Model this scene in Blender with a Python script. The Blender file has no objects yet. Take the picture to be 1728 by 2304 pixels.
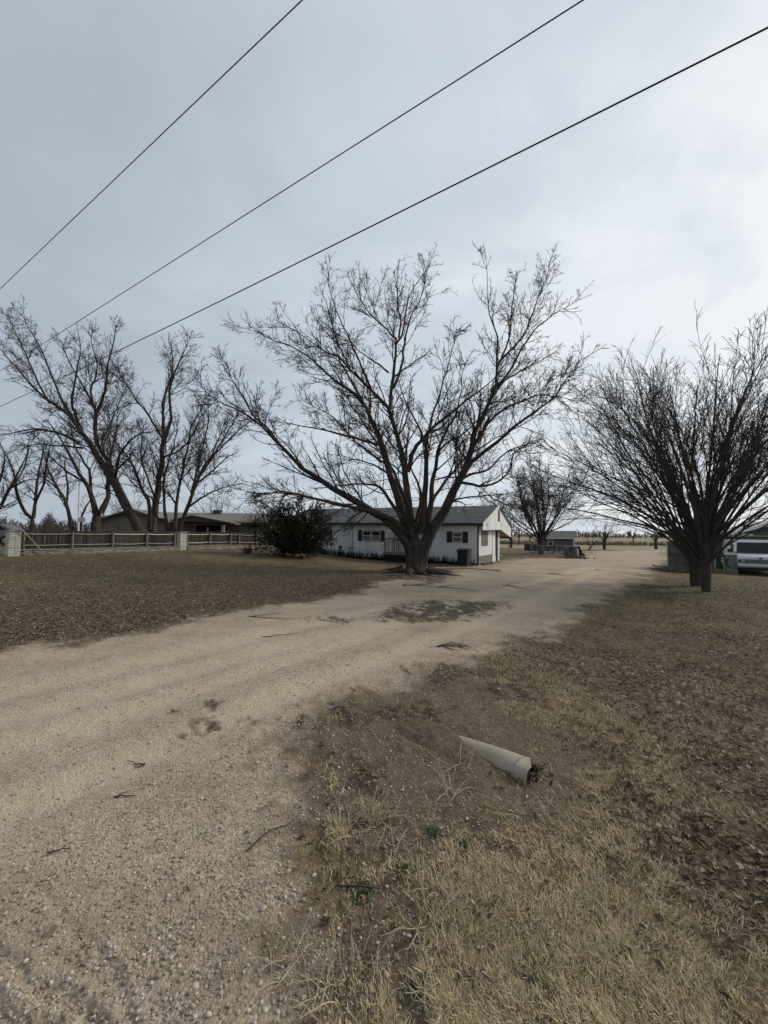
import bpy, bmesh, math, random
import numpy as np
from mathutils import Matrix, Vector
random.seed(7)
rng = np.random.default_rng(11)
scene = bpy.context.scene
COL = scene.collection

# ------------------------------------------------------------------ camera, sky, sun, exposure
EYE = 1.70
FPX, CX, CY = 865.0, 864.0, 1152.0          # focal length and centre of the photograph in its own pixels
PITCH, ROLL = math.radians(3.18), 0.009
cam_d = bpy.data.cameras.new('camera')
cam_d.sensor_fit = 'VERTICAL'
cam_d.sensor_height = 36.0
cam_d.lens = FPX / 2304.0 * 36.0
cam_d.clip_start, cam_d.clip_end = 0.05, 12000
cam = bpy.data.objects.new('camera', cam_d)
CAM_M = Matrix.Translation((0, 0, EYE)) @ Matrix.Rotation(math.pi / 2 + PITCH, 4, 'X') @ Matrix.Rotation(ROLL, 4, 'Z')
cam.matrix_world = CAM_M
COL.objects.link(cam)
scene.camera = cam
CR = np.array(CAM_M.to_3x3())

SUN_EL, SUN_AZ = math.radians(32), math.radians(72)      # azimuth clockwise from +Y (the view direction)
world = bpy.data.worlds.new('World')
scene.world = world
world.use_nodes = True
world.cycles.sampling_method = 'NONE'        # a smooth overcast sky is sampled best by the surfaces themselves
wn, wl = world.node_tree.nodes, world.node_tree.links
wn.clear()
w_out = wn.new('ShaderNodeOutputWorld')
w_bg = wn.new('ShaderNodeBackground')
w_bg.inputs['Strength'].default_value = 0.1
w_sky = wn.new('ShaderNodeTexSky')
w_sky.sky_type = 'NISHITA'
w_sky.sun_disc = False
w_sky.sun_elevation = SUN_EL
w_sky.sun_rotation = SUN_AZ
w_sky.air_density, w_sky.dust_density = 1.0, 2.0
w_tc = wn.new('ShaderNodeTexCoord')


def wmath(op, a, b=None, c=None):
    n = wn.new('ShaderNodeMath')
    n.operation = op
    for i, v in enumerate((a, b, c)):
        if v is None:
            continue
        if isinstance(v, (int, float)):
            n.inputs[i].default_value = v
        else:
            wl.new(v, n.inputs[i])
    return n.outputs[0]


w_dot = wn.new('ShaderNodeVectorMath')
w_dot.operation = 'DOT_PRODUCT'
wl.new(w_tc.outputs['Generated'], w_dot.inputs[0])
_g = Vector((0.68, 0.60, 0.42)).normalized()
w_dot.inputs[1].default_value = _g
# streaky cloud layer: direction projected on a flat ceiling so that the streaks run towards the horizon
w_sep = wn.new('ShaderNodeSeparateXYZ')
wl.new(w_tc.outputs['Generated'], w_sep.inputs[0])
w_den = wmath('ADD', wmath('MAXIMUM', w_sep.outputs[2], 0.0), 0.22)
w_cmb = wn.new('ShaderNodeCombineXYZ')
wl.new(wmath('DIVIDE', w_sep.outputs[0], w_den), w_cmb.inputs[0])
wl.new(wmath('DIVIDE', w_sep.outputs[1], w_den), w_cmb.inputs[1])
w_map = wn.new('ShaderNodeMapping')
w_map.inputs['Rotation'].default_value = (0, 0, math.radians(20))
w_map.inputs['Scale'].default_value = (0.42, 1.5, 1)
wl.new(w_cmb.outputs[0], w_map.inputs[0])
w_no = wn.new('ShaderNodeTexNoise')
w_no.inputs['Scale'].default_value = 0.85
w_no.inputs['Detail'].default_value = 5
w_no.inputs['Roughness'].default_value = 0.52
w_no.inputs['Distortion'].default_value = 0.35
wl.new(w_map.outputs[0], w_no.inputs['Vector'])
w_n2 = wn.new('ShaderNodeTexNoise')
w_n2.inputs['Scale'].default_value = 2.6
w_n2.inputs['Detail'].default_value = 6
w_n2.inputs['Roughness'].default_value = 0.55
w_n2.inputs['Distortion'].default_value = 0.6
wl.new(w_cmb.outputs[0], w_n2.inputs['Vector'])
w_val = wmath('MULTIPLY_ADD', wmath('SUBTRACT', w_no.outputs[0], 0.5), 1.25, w_dot.outputs['Value'])
w_val = wmath('MULTIPLY_ADD', wmath('SUBTRACT', w_n2.outputs[0], 0.5), 0.62, w_val)
w_ramp = wn.new('ShaderNodeValToRGB')
cr = w_ramp.color_ramp
cr.elements[0].position, cr.elements[0].color = 0.15, (3.0, 3.4, 3.88, 1)
cr.elements[1].position, cr.elements[1].color = 1.0, (5.7, 6.0, 6.2, 1)
e = cr.elements.new(0.5); e.color = (3.68, 4.15, 4.62, 1)
e = cr.elements.new(0.8); e.color = (4.48, 4.9, 5.32, 1)
wl.new(w_val, w_ramp.inputs[0])
w_mix = wn.new('ShaderNodeMix')
w_mix.data_type = 'RGBA'
w_mix.inputs[0].default_value = 0.93
wl.new(w_sky.outputs[0], w_mix.inputs[6])
wl.new(w_ramp.outputs[0], w_mix.inputs[7])
wl.new(w_mix.outputs[2], w_bg.inputs[0])
wl.new(w_bg.outputs[0], w_out.inputs[0])

sun_d = bpy.data.lights.new('sun', 'SUN')
sun_d.energy = 1.5
sun_d.angle = math.radians(11)
sun_d.color = (1.0, 0.93, 0.82)
sun = bpy.data.objects.new('sun', sun_d)
COL.objects.link(sun)
_sd = Vector((math.sin(SUN_AZ) * math.cos(SUN_EL), math.cos(SUN_AZ) * math.cos(SUN_EL), math.sin(SUN_EL)))
sun.rotation_euler = _sd.to_track_quat('Z', 'Y').to_euler()
sun.location = _sd * 60

scene.view_settings.view_transform = 'Standard'
scene.view_settings.look = 'None'
scene.view_settings.exposure = 0.56
scene.view_settings.gamma = 1.0
scene.view_settings.use_curve_mapping = False
scene.render.engine = 'CYCLES'
scene.cycles.use_denoising = True
scene.cycles.denoiser = 'OPENIMAGEDENOISE'
scene.cycles.denoising_input_passes = 'RGB_ALBEDO_NORMAL'
scene.cycles.denoising_prefilter = 'NONE'
scene.cycles.use_adaptive_sampling = False
scene.cycles.sample_clamp_indirect = 4.0
scene.cycles.max_bounces = 5
scene.cycles.diffuse_bounces = 3
scene.cycles.transparent_max_bounces = 6

# ------------------------------------------------------------------ surveying: from a photo pixel and a distance to a place


def ray(px, py):
    px, py = np.asarray(px, float), np.asarray(py, float)
    d = np.stack([(px - CX) / FPX, -(py - CY) / FPX, -np.ones_like(px)], -1) @ CR.T
    return d / d[..., 1:2]


def at(px, py, d):
    p = ray(px, py) * np.asarray(d, float)[..., None]
    p[..., 2] += EYE
    return p


# ------------------------------------------------------------------ terrain height
_ctl = [(0, 0, 0), (-4, 1, 0), (4, 1, -.02), (-3, 5, .02), (3, 4, -.05), (0, 8, -.06), (7, 8, -.15), (-9, 9, .14), (0, -8, 0), (-15, 0, .1), (15, 0, -.1)]
for px, py, d in [(30, 1252, 17), (406, 1241, 23.2), (540, 1235, 27.4), (1076, 1272, 24), (800, 1255, 28.8), (935, 1288, 19),
                  (1587, 1332, 13.7), (1700, 1300, 21), (1503, 1280, 25), (1609, 1279, 27), (1215, 1245, 40), (1360, 1236, 54), (1475, 1235, 57)]:
    p = at(px, py, d)
    _ctl.append(tuple(p))
_ctl += [(-24, 40, .45), (-10, 40, .2), (-34, 30, .6), (-40, 60, .3), (0, 62, -.25), (40, 60, -.45), (36, 30, -.6), (25, 10, -.45), (0, 75, -.25), (-50, 10, .3)]
_ctl = np.array(_ctl)


def _tps(r2):
    return np.where(r2 > 1e-9, r2 * np.log(np.maximum(r2, 1e-9)), 0)


_A = _tps(((_ctl[:, None, :2] - _ctl[None, :, :2]) ** 2).sum(-1)) + np.eye(len(_ctl)) * 1.0
_Pm = np.c_[np.ones(len(_ctl)), _ctl[:, :2]]
_S = np.linalg.solve(np.block([[_A, _Pm], [_Pm.T, np.zeros((3, 3))]]), np.r_[_ctl[:, 2], 0, 0, 0])


def ground_z(x, y):
    x, y = np.asarray(x, float), np.asarray(y, float)
    sh = x.shape
    q = np.c_[x.ravel(), y.ravel()]
    r = np.hypot(q[:, 0], q[:, 1])
    k = np.clip((r - 45) / 35, 0, 1)
    k = k * k * (3 - 2 * k)
    qq = q * np.minimum(1, 80 / np.maximum(r, 1e-6))[:, None]
    z = np.zeros(len(q))
    for i in range(0, len(q), 40000):
        s = qq[i:i + 40000]
        z[i:i + 40000] = _tps(((s[:, None] - _ctl[None, :, :2]) ** 2).sum(-1)) @ _S[:len(_ctl)] + np.c_[np.ones(len(s)), s] @ _S[len(_ctl):]
    return (z * (1 - k) + (-.3) * k).reshape(sh)


def gz(x, y):
    return float(ground_z(np.array([x]), np.array([y]))[0])


def to_ground(pts):
    a = np.array(pts, float)
    rr = ray(a[:, 0], a[:, 1])
    rz = np.minimum(rr[:, 2], -.004)
    d = (EYE + .2) / -rz
    for _ in range(60):
        z = ground_z(rr[:, 0] * d, d)
        d = d * .6 + .4 * np.clip((EYE - z) / -rz, .2, 400)
    return np.stack([rr[:, 0] * d, d], -1)


def gp(px, py):
    x, y = to_ground([(px, py)])[0]
    return np.array([x, y, gz(x, y)])


# ------------------------------------------------------------------ numpy noise


def _hash(ix, iy, seed):
    h = (ix.astype(np.int64) * 374761393 + iy.astype(np.int64) * 668265263 + seed * 1442695041) & 0xffffffff
    h = ((h ^ (h >> 13)) * 1274126177) & 0xffffffff
    return ((h ^ (h >> 16)) & 0xffff) / 65535.0


def vnoise(x, y, seed=0):
    ix, iy = np.floor(x), np.floor(y)
    fx, fy = x - ix, y - iy
    fx, fy = fx * fx * (3 - 2 * fx), fy * fy * (3 - 2 * fy)
    a, b = _hash(ix, iy, seed), _hash(ix + 1, iy, seed)
    c, d = _hash(ix, iy + 1, seed), _hash(ix + 1, iy + 1, seed)
    return (a * (1 - fx) + b * fx) * (1 - fy) + (c * (1 - fx) + d * fx) * fy


def fbm(x, y, seed=0, octaves=4):
    s, a, t = 0, 1, 0
    for o in range(octaves):
        s = s + a * vnoise(x * 2 ** o, y * 2 ** o, seed + o * 17)
        t += a
        a *= .55
    return s / t


def sstep(a, b, x):
    t = np.clip((x - a) / (b - a), 0, 1)
    return t * t * (3 - 2 * t)


def poly_sd(poly, x, y):
    """signed distance to a polygon, positive inside"""
    d2 = np.full(x.shape, 1e18)
    inside = np.zeros(x.shape, bool)
    n = len(poly)
    for i in range(n):
        ax, ay = poly[i]
        bx, by = poly[(i + 1) % n]
        ex, ey = bx - ax, by - ay
        wx, wy = x - ax, y - ay
        t = np.clip((wx * ex + wy * ey) / max(ex * ex + ey * ey, 1e-12), 0, 1)
        d2 = np.minimum(d2, (wx - t * ex) ** 2 + (wy - t * ey) ** 2)
        c = ((ay <= y) & (by > y)) | ((by <= y) & (ay > y))
        with np.errstate(divide='ignore', invalid='ignore'):
            xi = ax + (y - ay) / (by - ay if by != ay else 1e-12) * ex
        inside ^= c & (x < xi)
    return np.where(inside, 1, -1) * np.sqrt(d2)


# ------------------------------------------------------------------ ground cover masks (outlines surveyed on the ground)
G_DRIVE = to_ground([(-500, 1520), (-200, 1488), (0, 1466), (150, 1450), (300, 1429), (420, 1408), (480, 1390), (560, 1374), (700, 1354), (800, 1334), (850, 1318),
                     (880, 1302), (960, 1292), (1010, 1284), (1060, 1276), (1120, 1267), (1180, 1257), (1260, 1256), (1310, 1247), (1330, 1240),
                     (1420, 1238), (1500, 1239), (1500, 1262), (1470, 1275), (1440, 1296), (1400, 1326), (1360, 1354), (1290, 1392), (1200, 1428), (1120, 1462),
                     (1060, 1478), (960, 1500), (880, 1540), (760, 1564), (710, 1600), (670, 1660), (650, 1712), (690, 1780), (715, 1860), (745, 1960), (760, 2050), (720, 2130), (640, 2200), (600, 2304)])
G_DRIVE = np.r_[G_DRIVE, [[-.35, .5], [-.3, -2], [-.3, -30], [-40, -30], [-40, -2]]]
G_DIRT = to_ground([(620, 1640), (720, 1580), (900, 1520), (1060, 1478), (1090, 1530), (1180, 1600), (1250, 1680), (1290, 1760), (1240, 1830), (1120, 1900), (1050, 1960), (1010, 2060), (980, 2160),
                    (950, 2304), (500, 2304), (600, 2150), (700, 2050), (680, 1900), (650, 1750)])
G_LEAFL = to_ground([(-500, 1400), (0, 1345), (250, 1330), (500, 1318), (800, 1290), (870, 1310), (800, 1334), (560, 1374), (420, 1408), (150, 1450), (0, 1466), (-500, 1520)])
G_LEAFR = to_ground([(1180, 1450), (1330, 1395), (1480, 1370), (1740, 1350), (2300, 1400), (2600, 1800), (1900, 2000), (1728, 1960), (1600, 1830), (1450, 1680), (1280, 1560)])
G_LAWNL = to_ground([(-900, 1340), (-300, 1300), (0, 1262), (300, 1252), (560, 1240), (700, 1262), (850, 1290), (850, 1318), (700, 1354), (480, 1390), (0, 1466), (-500, 1520)])
DEBRIS = [to_ground(p) for p in (
    [(825, 1385), (900, 1362), (960, 1352), (1060, 1352), (1150, 1360), (1110, 1378), (1010, 1400), (920, 1396), (850, 1398)],
    [(950, 1510), (1000, 1498), (1040, 1510), (1030, 1535), (980, 1540)],
    [(1080, 1530), (1120, 1500), (1200, 1500), (1180, 1580), (1110, 1590)],
    [(725, 1600), (800, 1570), (880, 1580), (1010, 1600), (1030, 1640), (960, 1660), (860, 1650), (760, 1640), (690, 1680), (660, 1700)],
    [(700, 1680), (800, 1660), (900, 1700), (880, 1790), (800, 1830), (740, 1780)],
    [(935, 1300), (1010, 1298), (1000, 1310), (950, 1314)], [(850, 1300), (935, 1306), (1010, 1300), (1010, 1282), (860, 1282)],
    [(700, 1388), (760, 1385), (800, 1396), (760, 1402)],
    [(990, 1450), (1040, 1446), (1030, 1458)],
    [(460, 1615), (500, 1612), (510, 1628), (470, 1632)], [(520, 1640), (560, 1636), (555, 1655), (525, 1655)])]
G_GREENR = to_ground([(1380, 1345), (1440, 1300), (1560, 1300), (1740, 1300), (2100, 1330), (2100, 1350), (1728, 1345), (1520, 1350)])


def covers(x, y):
    r = np.hypot(x, y)
    n1 = fbm(x * .9, y * .9, 3) - .5
    n2 = fbm(x * 4.1, y * 4.1, 31) - .5
    n3 = fbm(x * 16, y * 16, 57, 3) - .5
    wob = n1 * (.75 + .06 * r) + n2 * (.55 + .03 * r) + n3 * .34
    w = .20 + .018 * r
    gravel = sstep(-w, w, poly_sd(G_DRIVE, x, y) + wob)
    dirt = sstep(-.25, .25, poly_sd(G_DIRT, x, y) + wob * 1.2)
    leaf = np.maximum(sstep(-3.2, 1.0, poly_sd(G_LEAFL, x, y) + wob * 3.5), sstep(-.9, .9, poly_sd(G_LEAFR, x, y) + wob * 2.2) * (.12 + .88 * sstep(.4, .6, fbm(x * .55, y * .55, 90) + n2 * .3)))
    left = sstep(-.4, .4, poly_sd(G_LAWNL, x, y) + wob)
    green = np.maximum(sstep(-.8, .8, poly_sd(G_GREENR, x, y) + wob * 3) * .9, left * sstep(.45, .68, fbm(x * .22 + 5, y * .5, 77)) * .85)
    debris = np.zeros_like(x)
    for p in DEBRIS:
        debris = np.maximum(debris, sstep(-.12, .25, poly_sd(p, x, y) + (n2 * .9 + n3 * .7 + n1 * .4)))
    debris = debris * sstep(.22, .46, fbm(x * 5, y * 5, 140))
    gold = (1 - gravel) * (1 - dirt) * (1 - left) * sstep(.25, .6, fbm(x * .5 + 3, y * .5 + 9, 121) + .12 - .3 * leaf)
    return dict(r=r, gravel=gravel, dirt=dirt, leaf=leaf, green=green, debris=debris, gold=gold, left=left)


# ------------------------------------------------------------------ object helpers


def raw_mesh(name, V, quads=None, tris=None, smooth=False):
    V = np.asarray(V, np.float32)
    q = np.zeros((0, 4), np.int32) if quads is None else np.asarray(quads, np.int32)
    t = np.zeros((0, 3), np.int32) if tris is None else np.asarray(tris, np.int32)
    me = bpy.data.meshes.new(name)
    me.vertices.add(len(V))
    me.vertices.foreach_set('co', V.ravel())
    loops = np.r_[q.ravel(), t.ravel()]
    me.loops.add(len(loops))
    me.loops.foreach_set('vertex_index', loops)
    starts = np.r_[np.arange(len(q)) * 4, len(q) * 4 + np.arange(len(t)) * 3].astype(np.int32)
    me.polygons.add(len(starts))
    me.polygons.foreach_set('loop_start', starts)
    if smooth:
        me.polygons.foreach_set('use_smooth', np.ones(len(starts), bool))
    me.update(calc_edges=True)
    return me


def link(name, me, mat=None, parent=None):
    o = bpy.data.objects.new(name, me)
    COL.objects.link(o)
    if mat is not None:
        if len(me.materials) == 0:
            me.materials.append(mat)
    if parent is not None:
        o.parent = parent
    return o


def tag(o, label=None, cat=None, group=None, kind=None):
    if label: o['label'] = label
    if cat: o['category'] = cat
    if group: o['group'] = group
    if kind: o['kind'] = kind
    return o


def empty(name, loc, rz=0.0, label=None, cat=None, group=None, mat=None):
    o = bpy.data.objects.new(name, None)
    COL.objects.link(o)
    o.empty_display_size = .2
    if mat is not None:
        o.matrix_world = mat
    else:
        o.location = loc
        o.rotation_euler = (0, 0, rz)
    return tag(o, label, cat, group)


def copy_tree(o, parent=None):
    c = o.copy()
    COL.objects.link(c)
    c.parent = parent
    for ch in list(o.children):
        copy_tree(ch, c)
    return c


class MB:
    """collects boxes, bars, prisms and tubes and links them as one mesh"""

    def __init__(s):
        s.v, s.f = [], []

    def add(s, v, f):
        k = len(s.v)
        s.v += [tuple(map(float, p)) for p in v]
        s.f += [tuple(i + k for i in q) for q in f]
        return s

    def box(s, x0, x1, y0, y1, z0, z1):
        v = [(x0, y0, z0), (x1, y0, z0), (x1, y1, z0), (x0, y1, z0), (x0, y0, z1), (x1, y0, z1), (x1, y1, z1), (x0, y1, z1)]
        return s.add(v, [(3, 2, 1, 0), (4, 5, 6, 7), (0, 1, 5, 4), (1, 2, 6, 5), (2, 3, 7, 6), (3, 0, 4, 7)])

    def bar(s, a, b, w, h=None, up=(0, 0, 1)):
        a, b = Vector(a), Vector(b)
        h = w if h is None else h
        t = (b - a).normalized()
        u = Vector(up)
        if abs(t.dot(u)) > .98: u = Vector((0, 1, 0))
        n = t.cross(u).normalized() * (w / 2)
        m = n.cross(t).normalized() * (h / 2)
        v = [a - n - m, a + n - m, a + n + m, a - n + m, b - n - m, b + n - m, b + n + m, b - n + m]
        return s.add(v, [(3, 2, 1, 0), (4, 5, 6, 7), (0, 1, 5, 4), (1, 2, 6, 5), (2, 3, 7, 6), (3, 0, 4, 7)])

    def prism(s, poly, axis, a, b):
        """poly: 2D outline extruded along axis 'x','y' or 'z' from a to b"""
        n = len(poly)
        mk = {'x': lambda p, t: (t, p[0], p[1]), 'y': lambda p, t: (p[0], t, p[1]), 'z': lambda p, t: (p[0], p[1], t)}[axis]
        v = [mk(p, a) for p in poly] + [mk(p, b) for p in poly]
        f = [tuple(range(n))[::-1], tuple(range(n, 2 * n))] + [(i, (i + 1) % n, n + (i + 1) % n, n + i) for i in range(n)]
        return s.add(v, f)

    def tube(s, pts, r, k=8, caps=True):
        pts = [Vector(p) for p in pts]
        rs = [r] * len(pts) if isinstance(r, (int, float)) else list(r)
        base = len(s.v)
        u = Vector((0, 0, 1))
        d0 = (pts[-1] - pts[0]).normalized()
        if abs(d0.dot(u)) > .9: u = Vector((0, 1, 0))
        for i, p in enumerate(pts):
            t = (pts[min(i + 1, len(pts) - 1)] - pts[max(i - 1, 0)]).normalized()
            n = t.cross(u).normalized()
            m = n.cross(t)
            for j in range(k):
                a = 2 * math.pi * j / k
                s.v.append(tuple(p + (n * math.cos(a) + m * math.sin(a)) * rs[i]))
        for i in range(len(pts) - 1):
            for j in range(k):
                s.f.append((base + i * k + j, base + i * k + (j + 1) % k, base + (i + 1) * k + (j + 1) % k, base + (i + 1) * k + j))
        if caps:
            s.f.append(tuple(base + j for j in range(k))[::-1])
            s.f.append(tuple(base + (len(pts) - 1) * k + j for j in range(k)))
        return s

    def mesh(s, name, smooth=False):
        me = bpy.data.meshes.new(name)
        me.from_pydata(s.v, [], s.f)
        bm = bmesh.new()
        bm.from_mesh(me)
        bmesh.ops.recalc_face_normals(bm, faces=bm.faces)
        bm.to_mesh(me)
        bm.free()
        if smooth:
            me.polygons.foreach_set('use_smooth', np.ones(len(me.polygons), bool))
            me.set_sharp_from_angle(angle=math.radians(35))
        return me

    def build(s, name, mat, parent=None, smooth=False):
        return link(name, s.mesh(name, smooth), mat, parent)


class Frame:
    """a local frame standing on the ground; finds the local coordinates a photo pixel hits on its planes"""

    def __init__(s, origin, rz, tilt=0.0):
        s.M = Matrix.Translation(Vector(origin)) @ Matrix.Rotation(rz, 4, 'Z') @ Matrix.Rotation(tilt, 4, 'Y')
        s.I = s.M.inverted()

    def hit(s, px, py, axis, value):
        o = s.I @ Vector((0, 0, EYE))
        r = ray(np.array([px]), np.array([py]))[0]
        d = s.I.to_3x3() @ Vector(r)
        t = (value - o[axis]) / d[axis]
        return o + d * t

    def front(s, px, py, y=0.0):
        p = s.hit(px, py, 1, y)
        return p.x, p.z

    def side(s, px, py, x=0.0):
        p = s.hit(px, py, 0, x)
        return p.y, p.z


# ------------------------------------------------------------------ materials
MATS = {}


def mat(name, color, rough=.8, var=.15, scale=6.0, bump=0.0, bscale=None, metal=0.0, tint=None, tint_amt=0.0, stretch=(1, 1, 1), spec=.3, attr=None, bdist=.004, rand=0.0):
    """principled material with two scales of colour variation and optional bump"""
    if name in MATS:
        return MATS[name]
    m = bpy.data.materials.new(name)
    m.use_nodes = True
    nt = m.node_tree
    n, l = nt.nodes, nt.links
    p = n['Principled BSDF']
    p.inputs['Roughness'].default_value = rough
    p.inputs['Metallic'].default_value = metal
    p.inputs['Specular IOR Level'].default_value = spec
    tc = n.new('ShaderNodeTexCoord')
    mp = n.new('ShaderNodeMapping')
    mp.inputs['Scale'].default_value = stretch
    l.new(tc.outputs['Object'], mp.inputs[0])
    n1 = n.new('ShaderNodeTexNoise')
    n1.inputs['Scale'].default_value = scale
    n1.inputs['Detail'].default_value = 6
    n1.inputs['Roughness'].default_value = .65
    l.new(mp.outputs[0], n1.inputs['Vector'])
    rp = n.new('ShaderNodeValToRGB')
    c = np.array(color[:3])
    rp.color_ramp.elements[0].position = .28
    rp.color_ramp.elements[1].position = .72
    rp.color_ramp.elements[0].color = (*np.clip(c * (1 - var), 0, 1), 1)
    rp.color_ramp.elements[1].color = (*np.clip(c * (1 + var), 0, 1), 1)
    l.new(n1.outputs[0], rp.inputs[0])
    out = rp.outputs[0]
    if tint is not None:
        n2 = n.new('ShaderNodeTexNoise')
        n2.inputs['Scale'].default_value = scale * .23
        n2.inputs['Detail'].default_value = 5
        l.new(mp.outputs[0], n2.inputs['Vector'])
        mr = n.new('ShaderNodeMapRange')
        mr.inputs[1].default_value, mr.inputs[2].default_value = .45, .7
        mr.inputs[4].default_value = tint_amt
        l.new(n2.outputs[0], mr.inputs[0])
        mx = n.new('ShaderNodeMix')
        mx.data_type = 'RGBA'
        l.new(mr.outputs[0], mx.inputs[0])
        l.new(out, mx.inputs[6])
        mx.inputs[7].default_value = (*tint, 1)
        out = mx.outputs[2]
    if rand:
        oi = n.new('ShaderNodeObjectInfo')
        mr2 = n.new('ShaderNodeMapRange')
        mr2.inputs[3].default_value, mr2.inputs[4].default_value = 1 - rand, 1 + rand
        l.new(oi.outputs['Random'], mr2.inputs[0])
        mx = n.new('ShaderNodeMix')
        mx.data_type = 'RGBA'
        mx.blend_type = 'MULTIPLY'
        mx.inputs[0].default_value = 1
        l.new(out, mx.inputs[6])
        l.new(mr2.outputs[0], mx.inputs[7])
        out = mx.outputs[2]
    if attr:
        at_ = n.new('ShaderNodeAttribute')
        at_.attribute_name = attr
        mx = n.new('ShaderNodeMix')
        mx.data_type = 'RGBA'
        mx.blend_type = 'MULTIPLY'
        mx.inputs[0].default_value = 1
        l.new(out, mx.inputs[6])
        l.new(at_.outputs['Color'], mx.inputs[7])
        out = mx.outputs[2]
    l.new(out, p.inputs['Base Color'])
    if bump:
        nb = n.new('ShaderNodeTexNoise')
        nb.inputs['Scale'].default_value = bscale or scale * 3
        nb.inputs['Detail'].default_value = 5
        l.new(mp.outputs[0], nb.inputs['Vector'])
        b = n.new('ShaderNodeBump')
        b.inputs['Strength'].default_value = min(1, bump)
        b.inputs['Distance'].default_value = bdist
        l.new(nb.outputs[0], b.inputs['Height'])
        l.new(b.outputs[0], p.inputs['Normal'])
    MATS[name] = m
    return m


def glass(name, color=(.02, .025, .03), rough=.08):
    m = mat(name, color, rough, .3, 1.5, spec=.5)
    return m

# ------------------------------------------------------------------ ground material


def ground_material():
    m = bpy.data.materials.new('yard_ground')
    m.use_nodes = True
    nt = m.node_tree
    n, l = nt.nodes, nt.links
    p = n['Principled BSDF']
    p.inputs['Roughness'].default_value = .95
    p.inputs['Specular IOR Level'].default_value = .12
    geo = n.new('ShaderNodeNewGeometry')
    pos = geo.outputs['Position']

    def noise(scale, detail=5, rough=.6, vec=pos):
        t = n.new('ShaderNodeTexNoise')
        t.inputs['Scale'].default_value = scale
        t.inputs['Detail'].default_value = detail
        t.inputs['Roughness'].default_value = rough
        l.new(vec, t.inputs['Vector'])
        return t.outputs[0]

    def vor(scale, vec=pos):
        t = n.new('ShaderNodeTexVoronoi')
        t.inputs['Scale'].default_value = scale
        l.new(vec, t.inputs['Vector'])
        return t

    def mrange(v, a, b, c=0.0, d=1.0, smooth=True):
        t = n.new('ShaderNodeMapRange')
        t.interpolation_type = 'SMOOTHSTEP' if smooth else 'LINEAR'
        for i, k in zip((1, 2, 3, 4), (a, b, c, d)):
            t.inputs[i].default_value = k
        l.new(v, t.inputs[0])
        return t.outputs[0]

    def mix(f, a, b, mode='MIX'):
        t = n.new('ShaderNodeMix')
        t.data_type = 'RGBA'
        t.blend_type = mode
        for i, v in ((0, f), (6, a), (7, b)):
            if isinstance(v, tuple):
                t.inputs[i].default_value = (*v, 1)
            elif isinstance(v, (int, float)):
                t.inputs[i].default_value = v
            else:
                l.new(v, t.inputs[i])
        return t.outputs[2]

    def math_(op, a, b):
        t = n.new('ShaderNodeMath')
        t.operation = op
        for i, v in enumerate((a, b)):
            if isinstance(v, (int, float)):
                t.inputs[i].default_value = v
            else:
                l.new(v, t.inputs[i])
        return t.outputs[0]

    def ramp(v, *stops):
        t = n.new('ShaderNodeValToRGB')
        t.color_ramp.elements[0].position, t.color_ramp.elements[0].color = stops[0][0], (*stops[0][1], 1)
        t.color_ramp.elements[1].position, t.color_ramp.elements[1].color = stops[-1][0], (*stops[-1][1], 1)
        for q, c in stops[1:-1]:
            e = t.color_ramp.elements.new(q)
            e.color = (*c, 1)
        l.new(v, t.inputs[0])
        return t.outputs[0]

    a1 = n.new('ShaderNodeAttribute'); a1.attribute_name = 'cover'
    a2 = n.new('ShaderNodeAttribute'); a2.attribute_name = 'cover2'
    a3 = n.new('ShaderNodeAttribute'); a3.attribute_name = 'track'
    s1 = n.new('ShaderNodeSeparateColor'); l.new(a1.outputs['Color'], s1.inputs[0])
    s2 = n.new('ShaderNodeSeparateColor'); l.new(a2.outputs['Color'], s2.inputs[0])
    gravel, dirt, leaf = s1.outputs[0], s1.outputs[1], s1.outputs[2]
    green, debris, gold = s2.outputs[0], s2.outputs[1], s2.outputs[2]
    nf = noise(42, 6, .7)
    nm = noise(7, 6, .65)
    nl = noise(.8, 5, .6)
    v1 = vor(75)
    v2 = vor(28)
    sep = n.new('ShaderNodeSeparateColor'); l.new(v1.outputs['Color'], sep.inputs[0])
    sep2 = n.new('ShaderNodeSeparateColor'); l.new(v2.outputs['Color'], sep2.inputs[0])
    # gravel: sandy dust, small stones of mixed colour, broad dusty and stony patches
    sand = ramp(nm, (.25, (.40, .31, .215)), (.5, (.495, .392, .28)), (.78, (.58, .472, .345)))
    stones = ramp(sep.outputs[0], (0, (.14, .108, .08)), (.4, (.30, .24, .175)), (.75, (.45, .37, .28)), (1, (.66, .59, .49)))
    stony = mrange(math_('ADD', math_('MULTIPLY', nl, .6), math_('MULTIPLY', nm, .5)), .42, .66, .25, .85)
    gcol = mix(stony, sand, stones)
    gcol = mix(mrange(nf, .5, .75, 0, .45), gcol, (.2, .155, .115))
    gcol = mix(mrange(nl, .4, .65, 0, .35), gcol, (.30, .25, .185))
    mpd = n.new('ShaderNodeMapping')
    mpd.inputs['Rotation'].default_value = (0, 0, math.radians(-58))
    mpd.inputs['Scale'].default_value = (.16, 1.5, 1)
    l.new(pos, mpd.inputs[0])
    strk = noise(1.0, 6, .62, mpd.outputs[0])
    gcol = mix(mrange(strk, .46, .68, 0, .42), gcol, (.25, .195, .135))
    gcol = mix(mrange(strk, .30, .44, .3, 0), gcol, (.52, .42, .30))
    trk = math_('MULTIPLY', a3.outputs['Fac'], mrange(nm, .25, .6, .45, 1))
    gcol = mix(math_('MULTIPLY', trk, .62), gcol, mix(mrange(nf, .35, .7), (.60, .49, .365), (.51, .41, .295)))
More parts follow.
